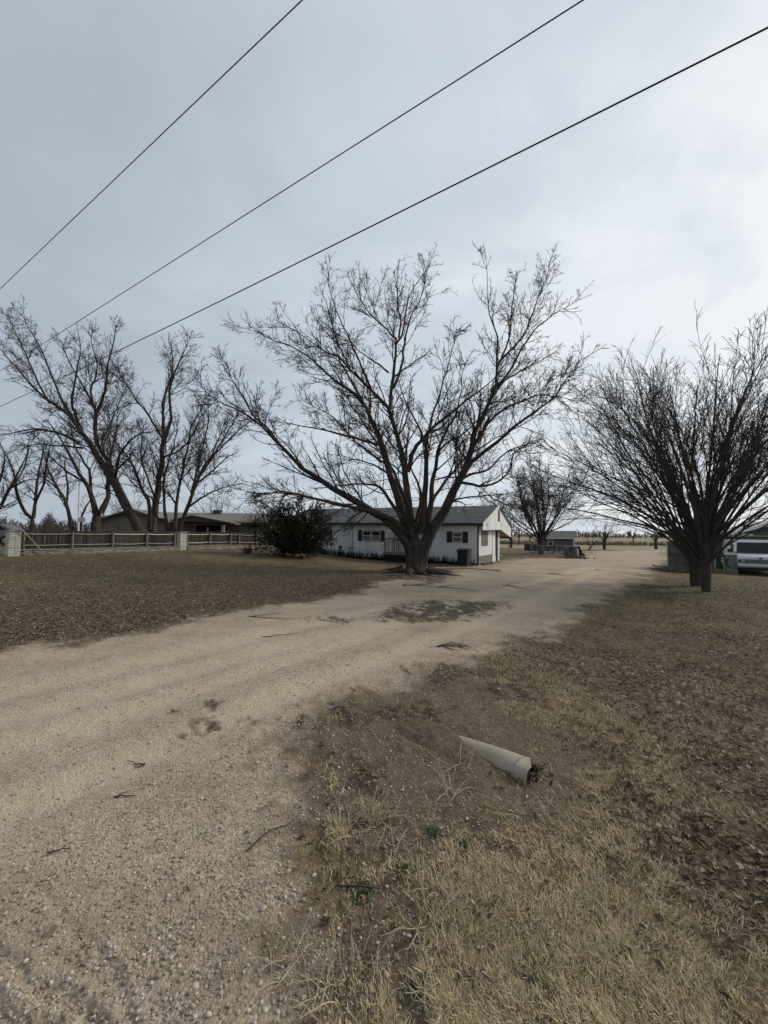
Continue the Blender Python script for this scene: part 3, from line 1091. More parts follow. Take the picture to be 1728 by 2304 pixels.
BIG = [  # (trace, depth offset at start, at end)
    (L((926, 1245, 17), (907, 1208, 16), (860, 1165, 14), (815, 1140, 12.5), (743, 1094, 10), (693, 1062, 8), (632, 1005, 6.5), (595, 965, 5.2), (548, 930, 4), (505, 911, 3.2), (462, 880, 2.2), (436, 842, 1.2)), 0, -2.2),
    (L((632, 1003, 4), (600, 962, 3.6), (570, 934, 3.2), (545, 889, 2.6), (512, 838, 1.9), (480, 778, 1.1)), -1.5, .3),
    (L((915, 1200, 12), (880, 1169, 8.5), (830, 1150, 7.5), (771, 1137, 6.5), (705, 1122, 5), (659, 1111, 4), (594, 1108, 2.6), (540, 1118, 1.4)), -.2, -3.6),
    (L((740, 1130, 4), (690, 1118, 3.6), (640, 1106, 3), (600, 1110, 2.4), (556, 1126, 1.4)), -1.6, .4),
    (L((905, 1170, 8), (887, 1140, 6), (858, 1099, 5), (829, 1090, 4.2), (790, 1089, 3.4), (735, 1096, 2.5), (690, 1100, 1.5)), .3, 2.6),
    (L((930, 1262, 20), (918, 1212, 19), (906, 1150, 15.5), (881, 1084, 11.5), (867, 1026, 10), (849, 972, 9), (834, 929, 8), (816, 903, 6.8), (766, 864, 5.2), (722, 827, 4.2), (686, 795, 3.5), (635, 773, 2.8), (599, 755, 2.2), (548, 737, 1.6), (505, 726, 1)), .3, 2.8),
    (L((849, 1001, 4.5), (791, 983, 4), (729, 968, 3.2), (657, 954, 2.2), (612, 958, 1.2)), .8, -2.4),
    (L((858, 1040, 4), (820, 1008, 3.4), (784, 979, 3), (747, 936, 2.4), (693, 907, 1.6), (650, 880, 1)), .8, 3.5),
    (L((816, 905, 5), (799, 872, 4), (780, 838, 3.4), (760, 800, 2.6), (748, 740, 2), (752, 690, 1.2)), 1.5, .5),
    (L((938, 1255, 20), (929, 1200, 16), (921, 1140, 12.5), (914, 1081, 11), (903, 1026, 9.6), (892, 965, 8.2), (878, 921, 7), (838, 882, 6), (802, 849, 5), (766, 809, 4.2), (737, 788, 3.6), (686, 759, 2.8), (643, 733, 2.1), (596, 706, 1.1)), 0, -2.0),
    (L((787, 827, 3.4), (772, 795, 3), (758, 766, 2.7), (744, 715, 2.2), (730, 672, 1.7), (705, 610, 1)), -1.4, -.4),
    (L((838, 882, 4), (812, 822, 3.4), (790, 770, 2.8), (762, 712, 2.3), (742, 652, 1.7), (735, 585, 1)), -1.0, -3.0),
    (L((878, 921, 6), (881, 871, 5.4), (888, 817, 4.8), (892, 770, 4.2), (879, 751, 3.5), (838, 712, 2.8), (809, 676, 2.2), (787, 628, 1.6), (776, 588, 1)), -.6, .8),
    (L((892, 772, 3.6), (907, 748, 3.2), (914, 694, 2.8), (925, 657, 2.2), (957, 610, 1.5), (985, 585, 1)), -.2, -1.6),
    (L((897, 760, 3.4), (902, 720, 3), (896, 694, 2.7), (894, 628, 2), (898, 556, 1)), -.2, .8),
    (L((885, 873, 5), (903, 827, 4.2), (910, 780, 3.6), (921, 723, 3), (944, 672, 2.2), (962, 612, 1.4), (962, 570, .9)), -.5, 1.8),
    (L((885, 850, 3.2), (907, 832, 2.8), (946, 806, 2), (985, 778, 1.2)), -.5, 2.2),
    (L((874, 838, 3.4), (852, 820, 3), (831, 806, 2.6), (800, 782, 2), (768, 740, 1.3)), -.4, 2.4),
    (L((918, 1060, 8), (928, 1022, 7), (941, 998, 6.4), (971, 966, 5.8), (1013, 933, 5), (1052, 898, 4.2), (1088, 872, 3.3), (1114, 847, 2.3), (1135, 815, 1.4)), -.2, 3.2),
    (L((945, 1200, 14), (954, 1142, 10.5), (958, 1085, 9), (959, 1036, 7.5), (956, 1000, 6.2), (941, 959, 4.8), (925, 927, 3.8), (908, 892, 2.6), (896, 862, 1.5)), -.2, -2.6),
    (L((960, 1195, 11), (971, 1122, 8), (976, 1073, 6.8), (987, 1008, 5.4), (1003, 976, 4.6), (1029, 920, 3.6), (1036, 881, 2.8), (1042, 840, 2), (1050, 800, 1.2)), .3, 1.2),
    (L((958, 1010, 4.5), (968, 955, 4), (987, 894, 3.2), (1006, 829, 2.5), (1020, 780, 1.8), (1032, 726, 1)), -.4, .8),
    (L((982, 1030, 4), (1000, 1000, 3.6), (1042, 976, 3), (1094, 927, 2.4), (1140, 895, 1.6), (1180, 880, 1)), .5, 3.6),
    (L((945, 1268, 22), (956, 1228, 20), (976, 1187, 17.5), (1000, 1140, 15), (1023, 1093, 13.5), (1052, 1041, 10.5), (1062, 992, 9), (1078, 953, 8), (1094, 920, 7), (1107, 881, 6.2), (1117, 842, 5.5), (1121, 800, 4.8), (1120, 767, 4.2), (1102, 715, 3.4), (1101, 666, 2.7), (1095, 618, 2), (1091, 546, 1)), 0, -.8),
    (L((1118, 825, 4.6), (1130, 806, 4.2), (1159, 777, 3.7), (1182, 748, 3.2), (1199, 702, 2.6), (1215, 657, 2), (1232, 618, 1.5), (1236, 566, .9)), -.4, 1.5),
    (L((1105, 880, 5), (1137, 850, 4.2), (1166, 800, 3.5), (1195, 754, 2.9), (1234, 715, 2.2), (1280, 688, 1.5), (1312, 670, .9)), -.3, -2.2),
    (L((1128, 805, 3.2), (1146, 760, 2.8), (1150, 705, 2.3), (1160, 640, 1.7), (1178, 585, 1)), -.2, -1.8),
    (L((1030, 1080, 9), (1052, 1047, 7.5), (1088, 1018, 6.6), (1130, 985, 5.6), (1169, 950, 4.8), (1202, 927, 4.2), (1247, 894, 3.4), (1267, 862, 2.7), (1293, 826, 2), (1322, 778, 1.1)), -.3, -2.6),
    (L((1048, 1040, 6), (1068, 1002, 5.2), (1101, 950, 4.5), (1137, 920, 4), (1169, 904, 3.4), (1212, 888, 2.8), (1254, 891, 2.2), (1293, 901, 1.6), (1318, 901, 1)), .2, 2.2),
    (L((1100, 905, 4), (1130, 862, 3.2), (1170, 835, 2.6), (1215, 812, 2), (1250, 790, 1.1)), -.2, 3.0),
    (L((1015, 1105, 6), (1029, 1085, 5.2), (1060, 1090, 4.8), (1088, 1093, 4.4), (1117, 1086, 4), (1146, 1060, 3.6), (1153, 1028, 3), (1163, 1011, 2.5), (1202, 992, 1.8), (1256, 984, 1)), -.5, -3.4),
    (L((1040, 1078, 4.4), (1062, 1067, 4), (1101, 1054, 3.4), (1137, 1018, 2.8), (1179, 1002, 2), (1230, 992, 1.1)), .1, 1.2),
    (L((995, 1150, 5), (1016, 1129, 3.6), (1042, 1119, 3), (1088, 1116, 2.4), (1137, 1112, 1.8), (1180, 1122, 1)), -.6, -3.2),
    (L((1010, 1132, 3), (1027, 1128, 2.6), (1042, 1133, 2.2), (1052, 1143, 1.4)), -.9, -1.8),
    (L((935, 1175, 6), (946, 1130, 5), (940, 1085, 4.2), (925, 1050, 3.4), (960, 1010, 2.6), (990, 985, 1.5)), -.5, -4.5),
    (L((930, 1180, 7), (915, 1130, 5.4), (890, 1080, 4.6), (850, 1050, 3.8), (800, 1035, 2.8), (740, 1030, 1.4)), -.5, -5),
    (L((950, 1175, 7), (985, 1110, 5.4), (1020, 1060, 4.6), (1060, 1020, 3.6), (1110, 990, 2.6), (1160, 960, 1.3)), .5, 5),
    (L((925, 1170, 7), (900, 1100, 5.6), (870, 1030, 4.6), (830, 970, 3.8), (790, 910, 2.8), (760, 860, 1.4)), .5, 5.2),
]
limbs = []
for sp, o0, o1 in BIG:
    P, R = limb_px(sp, D0, o0, o1, 18)
    limbs.append((P - big_loc, R * (.70 - .10 * np.linspace(0, 1, len(R)))))
BIG_ALL = list(limbs)
trunk_flare('trunk', (0, 0, -.25), (.03, 0, 1.35), .49, .47, 44, 22, BARK, big, 8, .62, .025, 3)
for P, R in limbs:
    limb_obj('limb', P, R, 10 if R[0] > .1 else 7, BARK, big)
lv = twig_levels(limbs, 1.0, 1.0, 3.1, up=.10, tw=.0118, l1=(.5, 3.8))
crown_from(lv, 'crown', TWIG, big)
# hanging dead sprouts round the crotch
_p = np.stack([resample(P, R, 14)[0] for P, R in limbs[:12]])
_r = np.stack([resample(P, R, 14)[1] for P, R in limbs[:12]])
sp1 = grow(_p[:, :7], _r[:, :7], 2.2, .5, 1.6, .3, 70, 20, -.05, .28, 7, .009, t0=.02, rr=.1, taper=.5)
sp2 = grow(*sp1, 2.2, .2, .7, .4, 45, 14, .02, .25, 4, .008, t0=.2, rr=.7, taper=.6)
crown_from([(sp1[0], sp1[1], 4), (sp2[0], sp2[1], 3)], 'sprouts', TWIG, big)['kind'] = 'stuff'


def generic_tree(name, px, py, d, traces, label, group=None, scale=1.0, dens=1.0, trunk=None, tw=.0105, barkm=None, twigm=None, up=.09, deep=True, l1=(.9, 4.2), ang=(42, 38, 36, 38), wander=.16, d1=4.4, thin=.62):
    loc = at(np.array([float(px)]), np.array([float(py)]), np.array([float(d)]))[0]
    loc[2] = gz(loc[0], loc[1])
    t = empty(name, tuple(loc), 0, label, 'tree', group)
    ls = []
    for i_, (sp, o0, o1) in enumerate(traces):
        P, R = limb_px(sp, d, o0, o1, 16, 1 if i_ == 0 else .6, .25 if (i_ == 0 and len(sp) < 5) else .55)
        ls.append((P - loc, R * thin))
    barkm, twigm = barkm or BARK, twigm or TWIG
    if trunk is None:
        # the first trace is the trunk: carry it down into the soil
        P, R = ls[0]
        P = np.r_[[[P[0][0], P[0][1], -.2]], P]
        R = np.r_[[R[0] * 1.5], R]
        limb_obj('trunk', P, R, 12, barkm, t, .04)
        rest = ls[1:]
    else:
        trunk_flare('trunk', (0, 0, -.2), tuple(trunk[0]), trunk[1], trunk[2], 28, 14, barkm, t, 7, .45, .03, int(px))
        rest = ls
    for P, R in rest:
        limb_obj('limb', P, R, 8 if R[0] > .08 else 6, barkm, t, .025)
    crown_from(twig_levels(ls, scale, dens, d1, up, tw, wander, ang, l1, deep=deep), 'crown', twigm, t)
    return t


G_LEFT = 'bare trees behind the picket fence'
generic_tree('bare_tree', 316, 1197, 27.5, [
    (L((316, 1200, 19), (306, 1178, 16), (290, 1152, 14.5), (263, 1106, 12.5), (236, 1056, 11), (209, 1014, 9.5), (190, 984, 8.5), (160, 940, 7), (128, 915, 6), (88, 888, 5), (51, 842, 4), (17, 806, 3), (-20, 760, 1.6)), 0, -1.5),
    (L((318, 1198, 14), (287, 1133, 10), (257, 1075, 9), (243, 1041, 8), (222, 1002, 7), (216, 960, 6.4), (216, 930, 6), (203, 896, 5), (178, 855, 4), (150, 800, 3), (128, 740, 1.5)), .8, 2.5),
    (L((216, 935, 6), (228, 905, 5), (236, 879, 4.6), (240, 845, 4.2), (244, 812, 3.6), (257, 761, 2.6), (262, 715, 1.4)), 1, .5),
    (L((214, 925, 4), (205, 880, 3.6), (212, 858, 3), (218, 820, 2.6), (205, 770, 2), (210, 720, 1.2)), 1, 3),
    (L((190, 984, 6), (172, 940, 5), (162, 905, 4.4), (168, 863, 3.6), (180, 795, 2.6), (176, 735, 1.4)), 0, -2.2),
    (L((172, 955, 5), (140, 900, 4), (118, 850, 3.4), (95, 790, 2.6), (60, 730, 1.8), (40, 690, 1)), -.4, -3),
    (L((110, 905, 4), (80, 850, 3.4), (55, 790, 2.8), (30, 740, 2), (10, 690, 1.2)), -.8, 1.5),
    (L((179, 998, 5), (135, 975, 4.4), (100, 968, 4), (68, 967, 3.4), (17, 977, 2.4), (-40, 990, 1.4)), 0, -2),
    (L((186, 1008, 4), (135, 1003, 3.2), (84, 1000, 2.4), (30, 1015, 1.4)), .2, 2),
    (L((258, 1085, 5.5), (262, 1060, 5), (268, 1025, 4.5), (304, 981, 3.6), (340, 972, 2.4), (380, 960, 1.2)), .5, -1),
    (L((250, 1062, 4), (230, 1000, 3.2), (250, 950, 2.6), (270, 900, 2), (290, 850, 1.2)), .5, 3.5),
], 'big bare tree with two thick trunks leaning left behind the picket fence', G_LEFT, dens=.92, tw=.0132, d1=4.0)
generic_tree('bare_tree', 343, 1197, 28.5, [
    (L((343, 1200, 14), (345, 1165, 12), (351, 1126, 11), (361, 1058, 9.5), (368, 998, 8), (366, 947, 6.4), (365, 913, 5), (372, 880, 3.4)), 0, 0),
    (L((368, 1000, 6), (384, 942, 5), (382, 880, 4.4), (397, 829, 3.4), (420, 780, 2.2), (432, 745, 1.2)), 0, -1.5),
    (L((366, 930, 5), (372, 885, 4.2), (386, 850, 3.4), (388, 800, 2.4), (382, 748, 1.2)), 0, 1.8),
    (L((364, 985, 4.4), (338, 940, 3.8), (304, 896, 3.2), (275, 850, 2.4), (255, 808, 1.4)), 0, 2),
    (L((336, 1190, 8), (337, 1133, 6.5), (316, 1092, 5.5), (295, 1041, 4.6), (270, 1008, 3.6), (240, 957, 2.6), (222, 915, 1.4)), -.3, -2.5),
    (L((350, 1125, 4), (330, 1070, 3.4), (318, 1030, 3), (320, 980, 2.4), (305, 930, 1.4)), 0, 3),
    (L((364, 1030, 4), (400, 1015, 3.4), (430, 985, 2.6), (450, 940, 1.8), (458, 905, 1)), 0, -2.5),
], 'bare tree with one straight upright trunk behind the picket fence', G_LEFT, dens=.95, tw=.0125)
generic_tree('bare_tree', 392, 1198, 27.2, [
    (L((390, 1202, 9), (394, 1180, 7), (398, 1133, 5.5), (408, 1075, 4.8), (418, 1025, 4.2), (430, 964, 3.4), (452, 925, 2.2), (462, 890, 1.2)), 0, 1),
    (L((382, 1199, 7), (371, 1150, 5), (368, 1082, 4.2), (378, 1041, 3.4), (395, 985, 2.4), (402, 930, 1.2)), 0, -1.5),
    (L((402, 1197, 8), (422, 1139, 6.5), (442, 1089, 5.5), (460, 1050, 4.6), (478, 1022, 3.8), (500, 964, 2.6), (512, 925, 1.3)), 0, -1),
    (L((442, 1089, 4), (475, 1062, 3.4), (510, 1030, 2.6), (545, 1012, 1.6)), 0, 1.5),
    (L((372, 1170, 6), (355, 1165, 4), (346, 1140, 3), (340, 1100, 1.6)), 0, -.5),
    (L((450, 1070, 4), (490, 1010, 3.4), (522, 955, 2.6), (552, 900, 1.5)), 0, 2), (L((470, 1035, 3.4), (520, 985, 2.8), (560, 950, 2), (600, 935, 1)), 0, -2),
    (L((430, 1110, 4), (450, 1030, 3.4), (468, 950, 2.6), (470, 870, 1.4)), 0, 2.5),
    (L((418, 1145, 4), (470, 1110, 3), (510, 1095, 2.2), (545, 1085, 1.2)), 0, -2.5),
], 'bare clump of several thin trunks behind the picket fence by the second brick pier', G_LEFT, dens=1.05, tw=.0125)
generic_tree('bare_tree', 216, 1197, 31, [
    (L((214, 1200, 17), (216, 1175, 15), (219, 1152, 14)), 0, 0),
    (L((215, 1155, 10), (206, 1116, 8), (192, 1086, 6.5), (176, 1062, 5.4), (150, 1010, 4.2), (122, 968, 3), (95, 930, 1.6)), 0, -1.5),
    (L((226, 1155, 11), (243, 1116, 8), (240, 1060, 6), (250, 1020, 5), (262, 965, 3.6), (265, 915, 1.8)), 0, 1.5),
    (L((205, 1110, 5), (200, 1060, 4.2), (170, 1010, 3.4), (160, 960, 2.4), (150, 920, 1.2)), 0, 2.5),
    (L((240, 1100, 5), (262, 1060, 4), (290, 1030, 3), (310, 990, 1.6)), 0, -2),
    (L((190, 1085, 4), (150, 1060, 3.2), (115, 1030, 2.4), (80, 1010, 1.2)), 0, -3),
], 'bare tree with a stout trunk forking low beside the backboard', G_LEFT, dens=.9, tw=.0135, d1=3.4)
generic_tree('bare_tree', 75, 1196, 31, [
    (L((75, 1200, 8), (73, 1178, 7), (72, 1164, 7)), 0, 0),
    (L((71, 1166, 6), (54, 1150, 5.4), (40, 1118, 4.6), (34, 1085, 4), (26, 1050, 3.2), (8, 1015, 2.2), (-6, 980, 1.2)), 0, -1.5),
    (L((75, 1166, 6), (80, 1130, 5), (84, 1080, 4), (95, 1025, 3), (100, 975, 1.5)), 0, 1.5),
    (L((80, 1130, 4), (98, 1090, 3.6), (104, 1050, 3), (112, 1005, 2), (125, 965, 1)), 0, -1.5),
    (L((35, 1085, 3), (55, 1050, 2.5), (62, 1010, 2), (70, 965, 1)), -1, 1),
], 'slim bare tree with a low curved side stem behind the first brick pier', G_LEFT, dens=.9, tw=.0135, d1=3.4)
generic_tree('bare_tree', 163, 1194, 33, [
    (L((164, 1197, 7), (156, 1160, 6), (149, 1133, 5.5), (128, 1096, 4.6), (111, 1062, 3.6), (100, 1020, 2.4), (85, 985, 1.2)), 0, -1),
    (L((150, 1135, 4), (152, 1090, 3.4), (146, 1050, 2.8), (150, 1005, 1.6)), 0, 1.5),
    (L((180, 1190, 4), (184, 1160, 3.6), (200, 1130, 3), (222, 1110, 2)), 0, .5),
    (L((130, 1100, 3), (112, 1085, 2.5), (90, 1070, 2), (60, 1060, 1)), 0, 1.5),
], 'thin crooked bare tree just left of the tall white pole', G_LEFT, dens=.9, tw=.0135, d1=3.4)
generic_tree('bare_tree', -30, 1200, 30, [
    (L((-60, 1202, 9), (-28, 1166, 7), (0, 1140, 6), (25, 1095, 5), (48, 1050, 3.6), (70, 1000, 1.8)), 0, -.5),
    (L((-20, 1155, 6), (-8, 1100, 5), (8, 1050, 3.6), (12, 990, 1.8)), 0, 1.5),
    (L((20, 1100, 3.5), (50, 1085, 2.6), (80, 1075, 1.4)), 0, -1.5),
    (L((-60, 1195, 8), (-80, 1130, 6), (-70, 1050, 4), (-40, 980, 2)), 0, 1.5),
], 'bare tree slanting in at the photo edge behind the first brick pier', G_LEFT, dens=.9, tw=.013, d1=3.2)

# ---- vase-shaped dense trees on the right lawn


def vase_tree(name, px, py, d, H, spread, nst, seed, label, group, fork=1.05, trunk_r=.17, lean=(0, 0)):
    global rng
    keep = rng
    rng = np.random.default_rng(seed)
    loc = at(np.array([float(px)]), np.array([float(py)]), np.array([float(d)]))[0]
    loc[2] = gz(loc[0], loc[1])
    t = empty(name, tuple(loc), 0, label, 'tree', group)
    trunk_flare('trunk', (0, 0, -.2), (lean[0], lean[1], fork + .7), trunk_r, trunk_r * 1.65, 24, 14, BARK_DARK, t, 5, .25, .04, seed)
    ls = []
    for i in range(nst):
        az = 2 * math.pi * (i * .61803 + rng.uniform(-.06, .06))
        q = (i + .5) / nst
        out = q ** .78
        ang = math.radians(6 + 42 * out) * (1 - .50 * max(0, math.cos(az)) * out)
        hgt = H * (1.0 - .28 * out ** 2.4) * rng.uniform(.93, 1.03) * (1 + .14 * math.sin(az) * out - .10 * math.cos(az) * out)
        ln = hgt * (.98 + .18 * out)
        n = 16
        p = np.array([lean[0] + math.cos(az) * trunk_r * .9, lean[1] + math.sin(az) * trunk_r * .9, fork * rng.uniform(.55, 1.3)])
        dirv = np.array([math.cos(az) * math.sin(ang), math.sin(az) * math.sin(ang), math.cos(ang)])
        hd = np.array([math.cos(az), math.sin(az), 0])
        pts = [p]
        side = rng.normal(0, .035)
        for s in range(1, n):
            bend = (.030 - .028 * s / n) if out < .75 else (.055 - .02 * s / n)
            dirv = dirv + hd * bend * (.3 + spread * out) + np.array([-hd[1], hd[0], 0]) * side * .4 + rng.normal(size=3) * .042 - np.array([0, 0, .030 * max(0, out - .72) / .28 * (math.cos(az) < .2)]) + np.array([0, 0, .016 * (s / n)])
            dirv /= np.linalg.norm(dirv)
            p = p + dirv * ln / (n - 1)
            pts.append(p)
        r0 = .058 * rng.uniform(.75, 1.2) * (1.12 - .45 * out)
        r = r0 * (1 - np.linspace(0, 1, n) * .88)
        ls.append((np.array(pts), r))
    for P, R in ls:
        limb_obj('limb', P, R, 6, BARK_DARK, t, .05)
    P0 = np.stack([a for a, _ in ls]); R0 = np.stack([b for _, b in ls])
    b1 = grow(P0, R0, 2.2, .7, 2.8, .46, 25, 9, .03, .09, 7, .011, t0=.2, rr=.55, taper=.3, tipf=.5, tpow=.65)
    b2 = grow(b1[0], b1[1], 3.4, .3, 1.2, .5, 28, 10, .05, .11, 5, .0088, t0=.15, rr=.6, taper=.4)
    b3 = grow(b2[0], b2[1], 4.2, .14, .5, .5, 33, 12, .05, .12, 3, .0078, t0=.12, rr=.65, taper=.6)
    crown_from([(b1[0], b1[1], 4), (b2[0], b2[1], 3), (b3[0], b3[1], 3)], 'crown', TWIG_DARK, t)
    rng = keep
    return t


G_VASE = 'dense bare trees on the right hand lawn'
vase_tree('vase_shaped_tree', 1590, 1331, 13.7, 6.6, 1.1, 64, 5, 'dense bare vase-shaped tree fanning out on the right lawn before the panel shed', G_VASE, 1.45, .125)
vase_tree('vase_shaped_tree', 1566, 1312, 15.6, 6.6, 1.2, 30, 8, 'darker trunked bare tree standing right behind the vase-shaped tree', G_VASE, 1.3, .16)
0 and vase_tree('vase_shaped_tree', 1835, 1345, 13.2, 6.9, 1.0, 34, 21, 'dense bare tree whose branches reach in over the white van', G_VASE, 1.4, .17)

# ---- farther trees


def round_tree(name, px, py, d, H, R_, nl, seed, label, group, low=.2, r0=.22, tw=.014, dens=.8, scale=1.0, deep=False, barkm=None, lean=0, twigm=None, d1=1.5):
    global rng
    keep = rng
    rng = np.random.default_rng(seed)
    loc = at(np.array([float(px)]), np.array([float(py)]), np.array([float(d)]))[0]
    loc[2] = gz(loc[0], loc[1]) if d < 120 else -.3
    t = empty(name, tuple(loc), 0, label, 'tree', group)
    fork = H * low
    barkm = barkm or BARK
    trunk_flare('trunk', (0, 0, -.2), (lean, 0, fork * 1.15), r0, r0 * .95, 12, 8, barkm, t, 5, .3, .04, seed)
    ls = []
    for i in range(nl):
        az = 2 * math.pi * (i * .61803 + rng.uniform(-.08, .08))
        out = ((i + .5) / nl) ** .7
        ang = math.radians(6 + 56 * out)
        hgt = H * (1 - .38 * out ** 2) - fork * .6
        ln = hgt * (.72 + .3 * out) * rng.uniform(.85, 1.1)
        ln = min(ln, math.hypot(R_, hgt))
        n = 12
        p = np.array([lean, 0, fork * rng.uniform(.6, 1.1)])
        dv = np.array([math.cos(az) * math.sin(ang), math.sin(az) * math.sin(ang), math.cos(ang)])
        pts = [p]
        for s in range(1, n):
            dv = dv + rng.normal(size=3) * .085 + np.array([0, 0, .035])
            dv /= np.linalg.norm(dv)
            p = p + dv * ln / (n - 1)
            pts.append(p)
        ls.append((np.array(pts), np.maximum(r0 * .30 * (1 - .93 * np.linspace(0, 1, n)) * (1.1 - .4 * out), tw)))
    for P, R in ls:
        limb_obj('limb', P, R, 6, barkm, t, .05)
    crown_from(twig_levels(ls, scale, dens, d1, .07, tw, .15, deep=deep), 'crown', twigm or TWIG, t)
    rng = keep
    return t


G_BACK = 'bare trees behind the white house'
round_tree('bare_tree', 1217, 1245, 38, 13.2, 9.0, 24, 31, 'broad bare tree beside the grey shed behind the wire fence', G_BACK, .12, .32, .0135, .95, 1.0, True, d1=2.6)
round_tree('bare_tree', 1360, 1237, 54, 5.6, 3.6, 12, 32, 'small round bare tree standing alone at the field edge', G_BACK, .2, .2, .015, .8, .8)
round_tree('bare_tree', 1476, 1236, 57, 3.4, 2.6, 9, 33, 'small dark stemmed tree at the field edge left of the panel shed', G_BACK, .4, .2, .014, .8, .6)
round_tree('bare_tree', 1322, 1240, 49, 3.4, 3.4, 7, 34, 'low scrubby bare tree leaning beside the grey shed', G_BACK, .1, .12, .012, .8, .7, lean=.4)
round_tree('bare_tree', 600, 1225, 44, 7.6, 3.6, 14, 35, 'rounded bare tree rising behind the dark juniper', G_BACK, .2, .2, .013, .95, .8)
round_tree('bare_tree', 838, 1225, 47, 7.2, 5, 13, 36, 'bare tree showing over the white roof behind the forked trunk', G_BACK, .2, .2, .014, .8, .9)
round_tree('bare_tree', 760, 1225, 52, 6.6, 5, 12, 37, 'faint bare tree top over the white roof beside the dark juniper', G_BACK, .2, .2, .014, .8, .9)
round_tree('bare_tree', 478, 1212, 52, 9.2, 6, 14, 38, 'rounded bare tree behind the tan house roof vent', G_BACK, .2, .24, .015, .8, 1)
round_tree('bare_tree', 292, 1205, 58, 10, 6, 13, 39, 'bare tree behind the tan house garage gable', G_BACK, .2, .24, .015, .8, 1)
round_tree('bare_tree', 1150, 1238, 60, 6.4, 5, 12, 40, 'distant bare tree just past the white gable end', G_BACK, .2, .2, .015, .8, .9)
for i, (px, d, h) in enumerate([(1115, 95, 4.2), (1168, 88, 4.8), (1192, 92, 4.2), (1425, 105, 4.5)]):
    round_tree('bare_tree', px, 1222, d, h, 3.4, 9, 50 + i, ['small far bare tree at the gable corner', 'small far bare tree left of the broad tree trunk', 'small far bare tree close against the broad tree trunk', 'small far bare tree in the field right of the lone round tree'][i],
               'small far trees in the field', .35, .16, .02, .7, .8)

# ------------------------------------------------------------------ materials of the buildings
WHITE_SIDING = mat('white_painted_siding', (.72, .73, .73), .7, .07, 2.0, tint=(.46, .46, .43), tint_amt=.45, stretch=(2.5, 2.5, .35))
WHITE_TRIM = mat('white_trim_paint', (.70, .70, .68), .6, .08, 5, tint=(.45, .43, .38), tint_amt=.4)
BLUE_TRIM = mat('dark_blue_trim', (.035, .036, .052), .6, .25, 4)
SHINGLE = mat('grey_asphalt_shingle', (.088, .091, .092), .95, .35, 7, bump=.6, bscale=14, bdist=.008, tint=(.17, .165, .155), tint_amt=.5, stretch=(.6, 2.5, 1))
RED_PAINT = mat('faded_red_shutter', (.045, .018, .019), .7, .3, 6)
DARK_FRAME = mat('dark_window_trim', (.055, .038, .036), .7, .25, 6)
PANE = glass('window_glass')
CURTAIN = mat('window_blind', (.16, .145, .12), .8, .2, 3, stretch=(.3, .3, 8))
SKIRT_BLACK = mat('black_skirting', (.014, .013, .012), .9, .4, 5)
GREY_BOARD = mat('weathered_grey_board', (.20, .18, .15), .9, .3, 5, bump=.5, bscale=20, stretch=(6, 6, .5))
PORCH_WOOD = mat('weathered_porch_wood', (.23, .21, .19), .9, .3, 6, bump=.4, bscale=24, stretch=(4, 4, .6))
SOFFIT = mat('stained_plywood_soffit', (.34, .27, .17), .8, .3, 2.5, tint=(.30, .14, .06), tint_amt=.6)
BLACK_PLASTIC = mat('black_plastic', (.017, .018, .019), .5, .2, 4)
STAIN = mat('dark_water_stain', (.16, .16, .15), .9, .4, 6)
METAL = mat('galvanised_metal', (.30, .31, .31), .5, .2, 8, metal=.6)

# ------------------------------------------------------------------ white house
RZ_H = math.radians(-31.0)
h0 = at(np.array([1076.]), np.array([1272.]), np.array([24.0]))[0]
HF = Frame(h0, RZ_H, math.radians(.55))
house = empty('white_house', None, label='long low white ranch house with grey roof and red shutters behind the spreading tree', cat='house', mat=HF.M)
LEN = 16.6
DEP = 4.95
Z0, Z1 = .56, 2.52
MB().box(-LEN, -.02, .02, DEP, .1, 2.6).build('wall_core', WHITE_SIDING, house)
nP = 14
pw = LEN / nP
for i in range(nP):
    m = MB()
    x0 = -LEN + i * pw + .006
    m.box(x0, x0 + pw - .012, -.005, .02, Z0, Z1)
    for g in range(1, 6):       # battens of the grooved sheet, a few millimetres proud
        xx = x0 + g * pw / 6
        m.box(xx - .085, xx + .085, -.013, .004, Z0 + .002, Z1 - .002)
    m.build('wall_panel', WHITE_SIDING, house)
for y0, y1 in ((.03, 1.2), (1.21, 2.3), (2.31, 3.1)):
    m = MB().box(-.02, .006, y0, y1, Z0, Z1 - .1)
    n = 5
    for g in range(1, n):
        yy = y0 + g * (y1 - y0) / n
        m.box(-.004, .013, yy - .08, yy + .08, Z0 + .002, Z1 - .102)
    m.build('wall_panel', WHITE_SIDING, house)
# recessed entry bay and end post
MB().box(-1.15, -1.1, 3.12, DEP, .3, 2.45).box(-1.1, -.02, 3.1, 3.14, .12, 2.45).build('entry_wall', WHITE_SIDING, house)
MB().box(-1.09, -1.03, 3.5, 4.4, .3, 2.3).build('door', DARK_FRAME, house)
MB().box(-.12, .0, 4.05, 4.55, .02, 2.3).build('entry_post', SKIRT_BLACK, house)
MB().box(-.10, .03, 4.62, 4.95, .0, 2.25).build('entry_post', WHITE_TRIM, house)
MB().box(-.9, .02, 3.16, 4.0, 0.02, .42).box(-.7, .02, 3.16, 3.9, .42, .95).build('entry_step', WHITE_TRIM, house)
MB().box(-.06, .022, -.022, .06, .08, 2.55).build('corner_trim', BLUE_TRIM, house)
MB().box(-.03, .02, 3.1, 3.16, .1, 2.4).build('corner_trim', BLUE_TRIM, house)
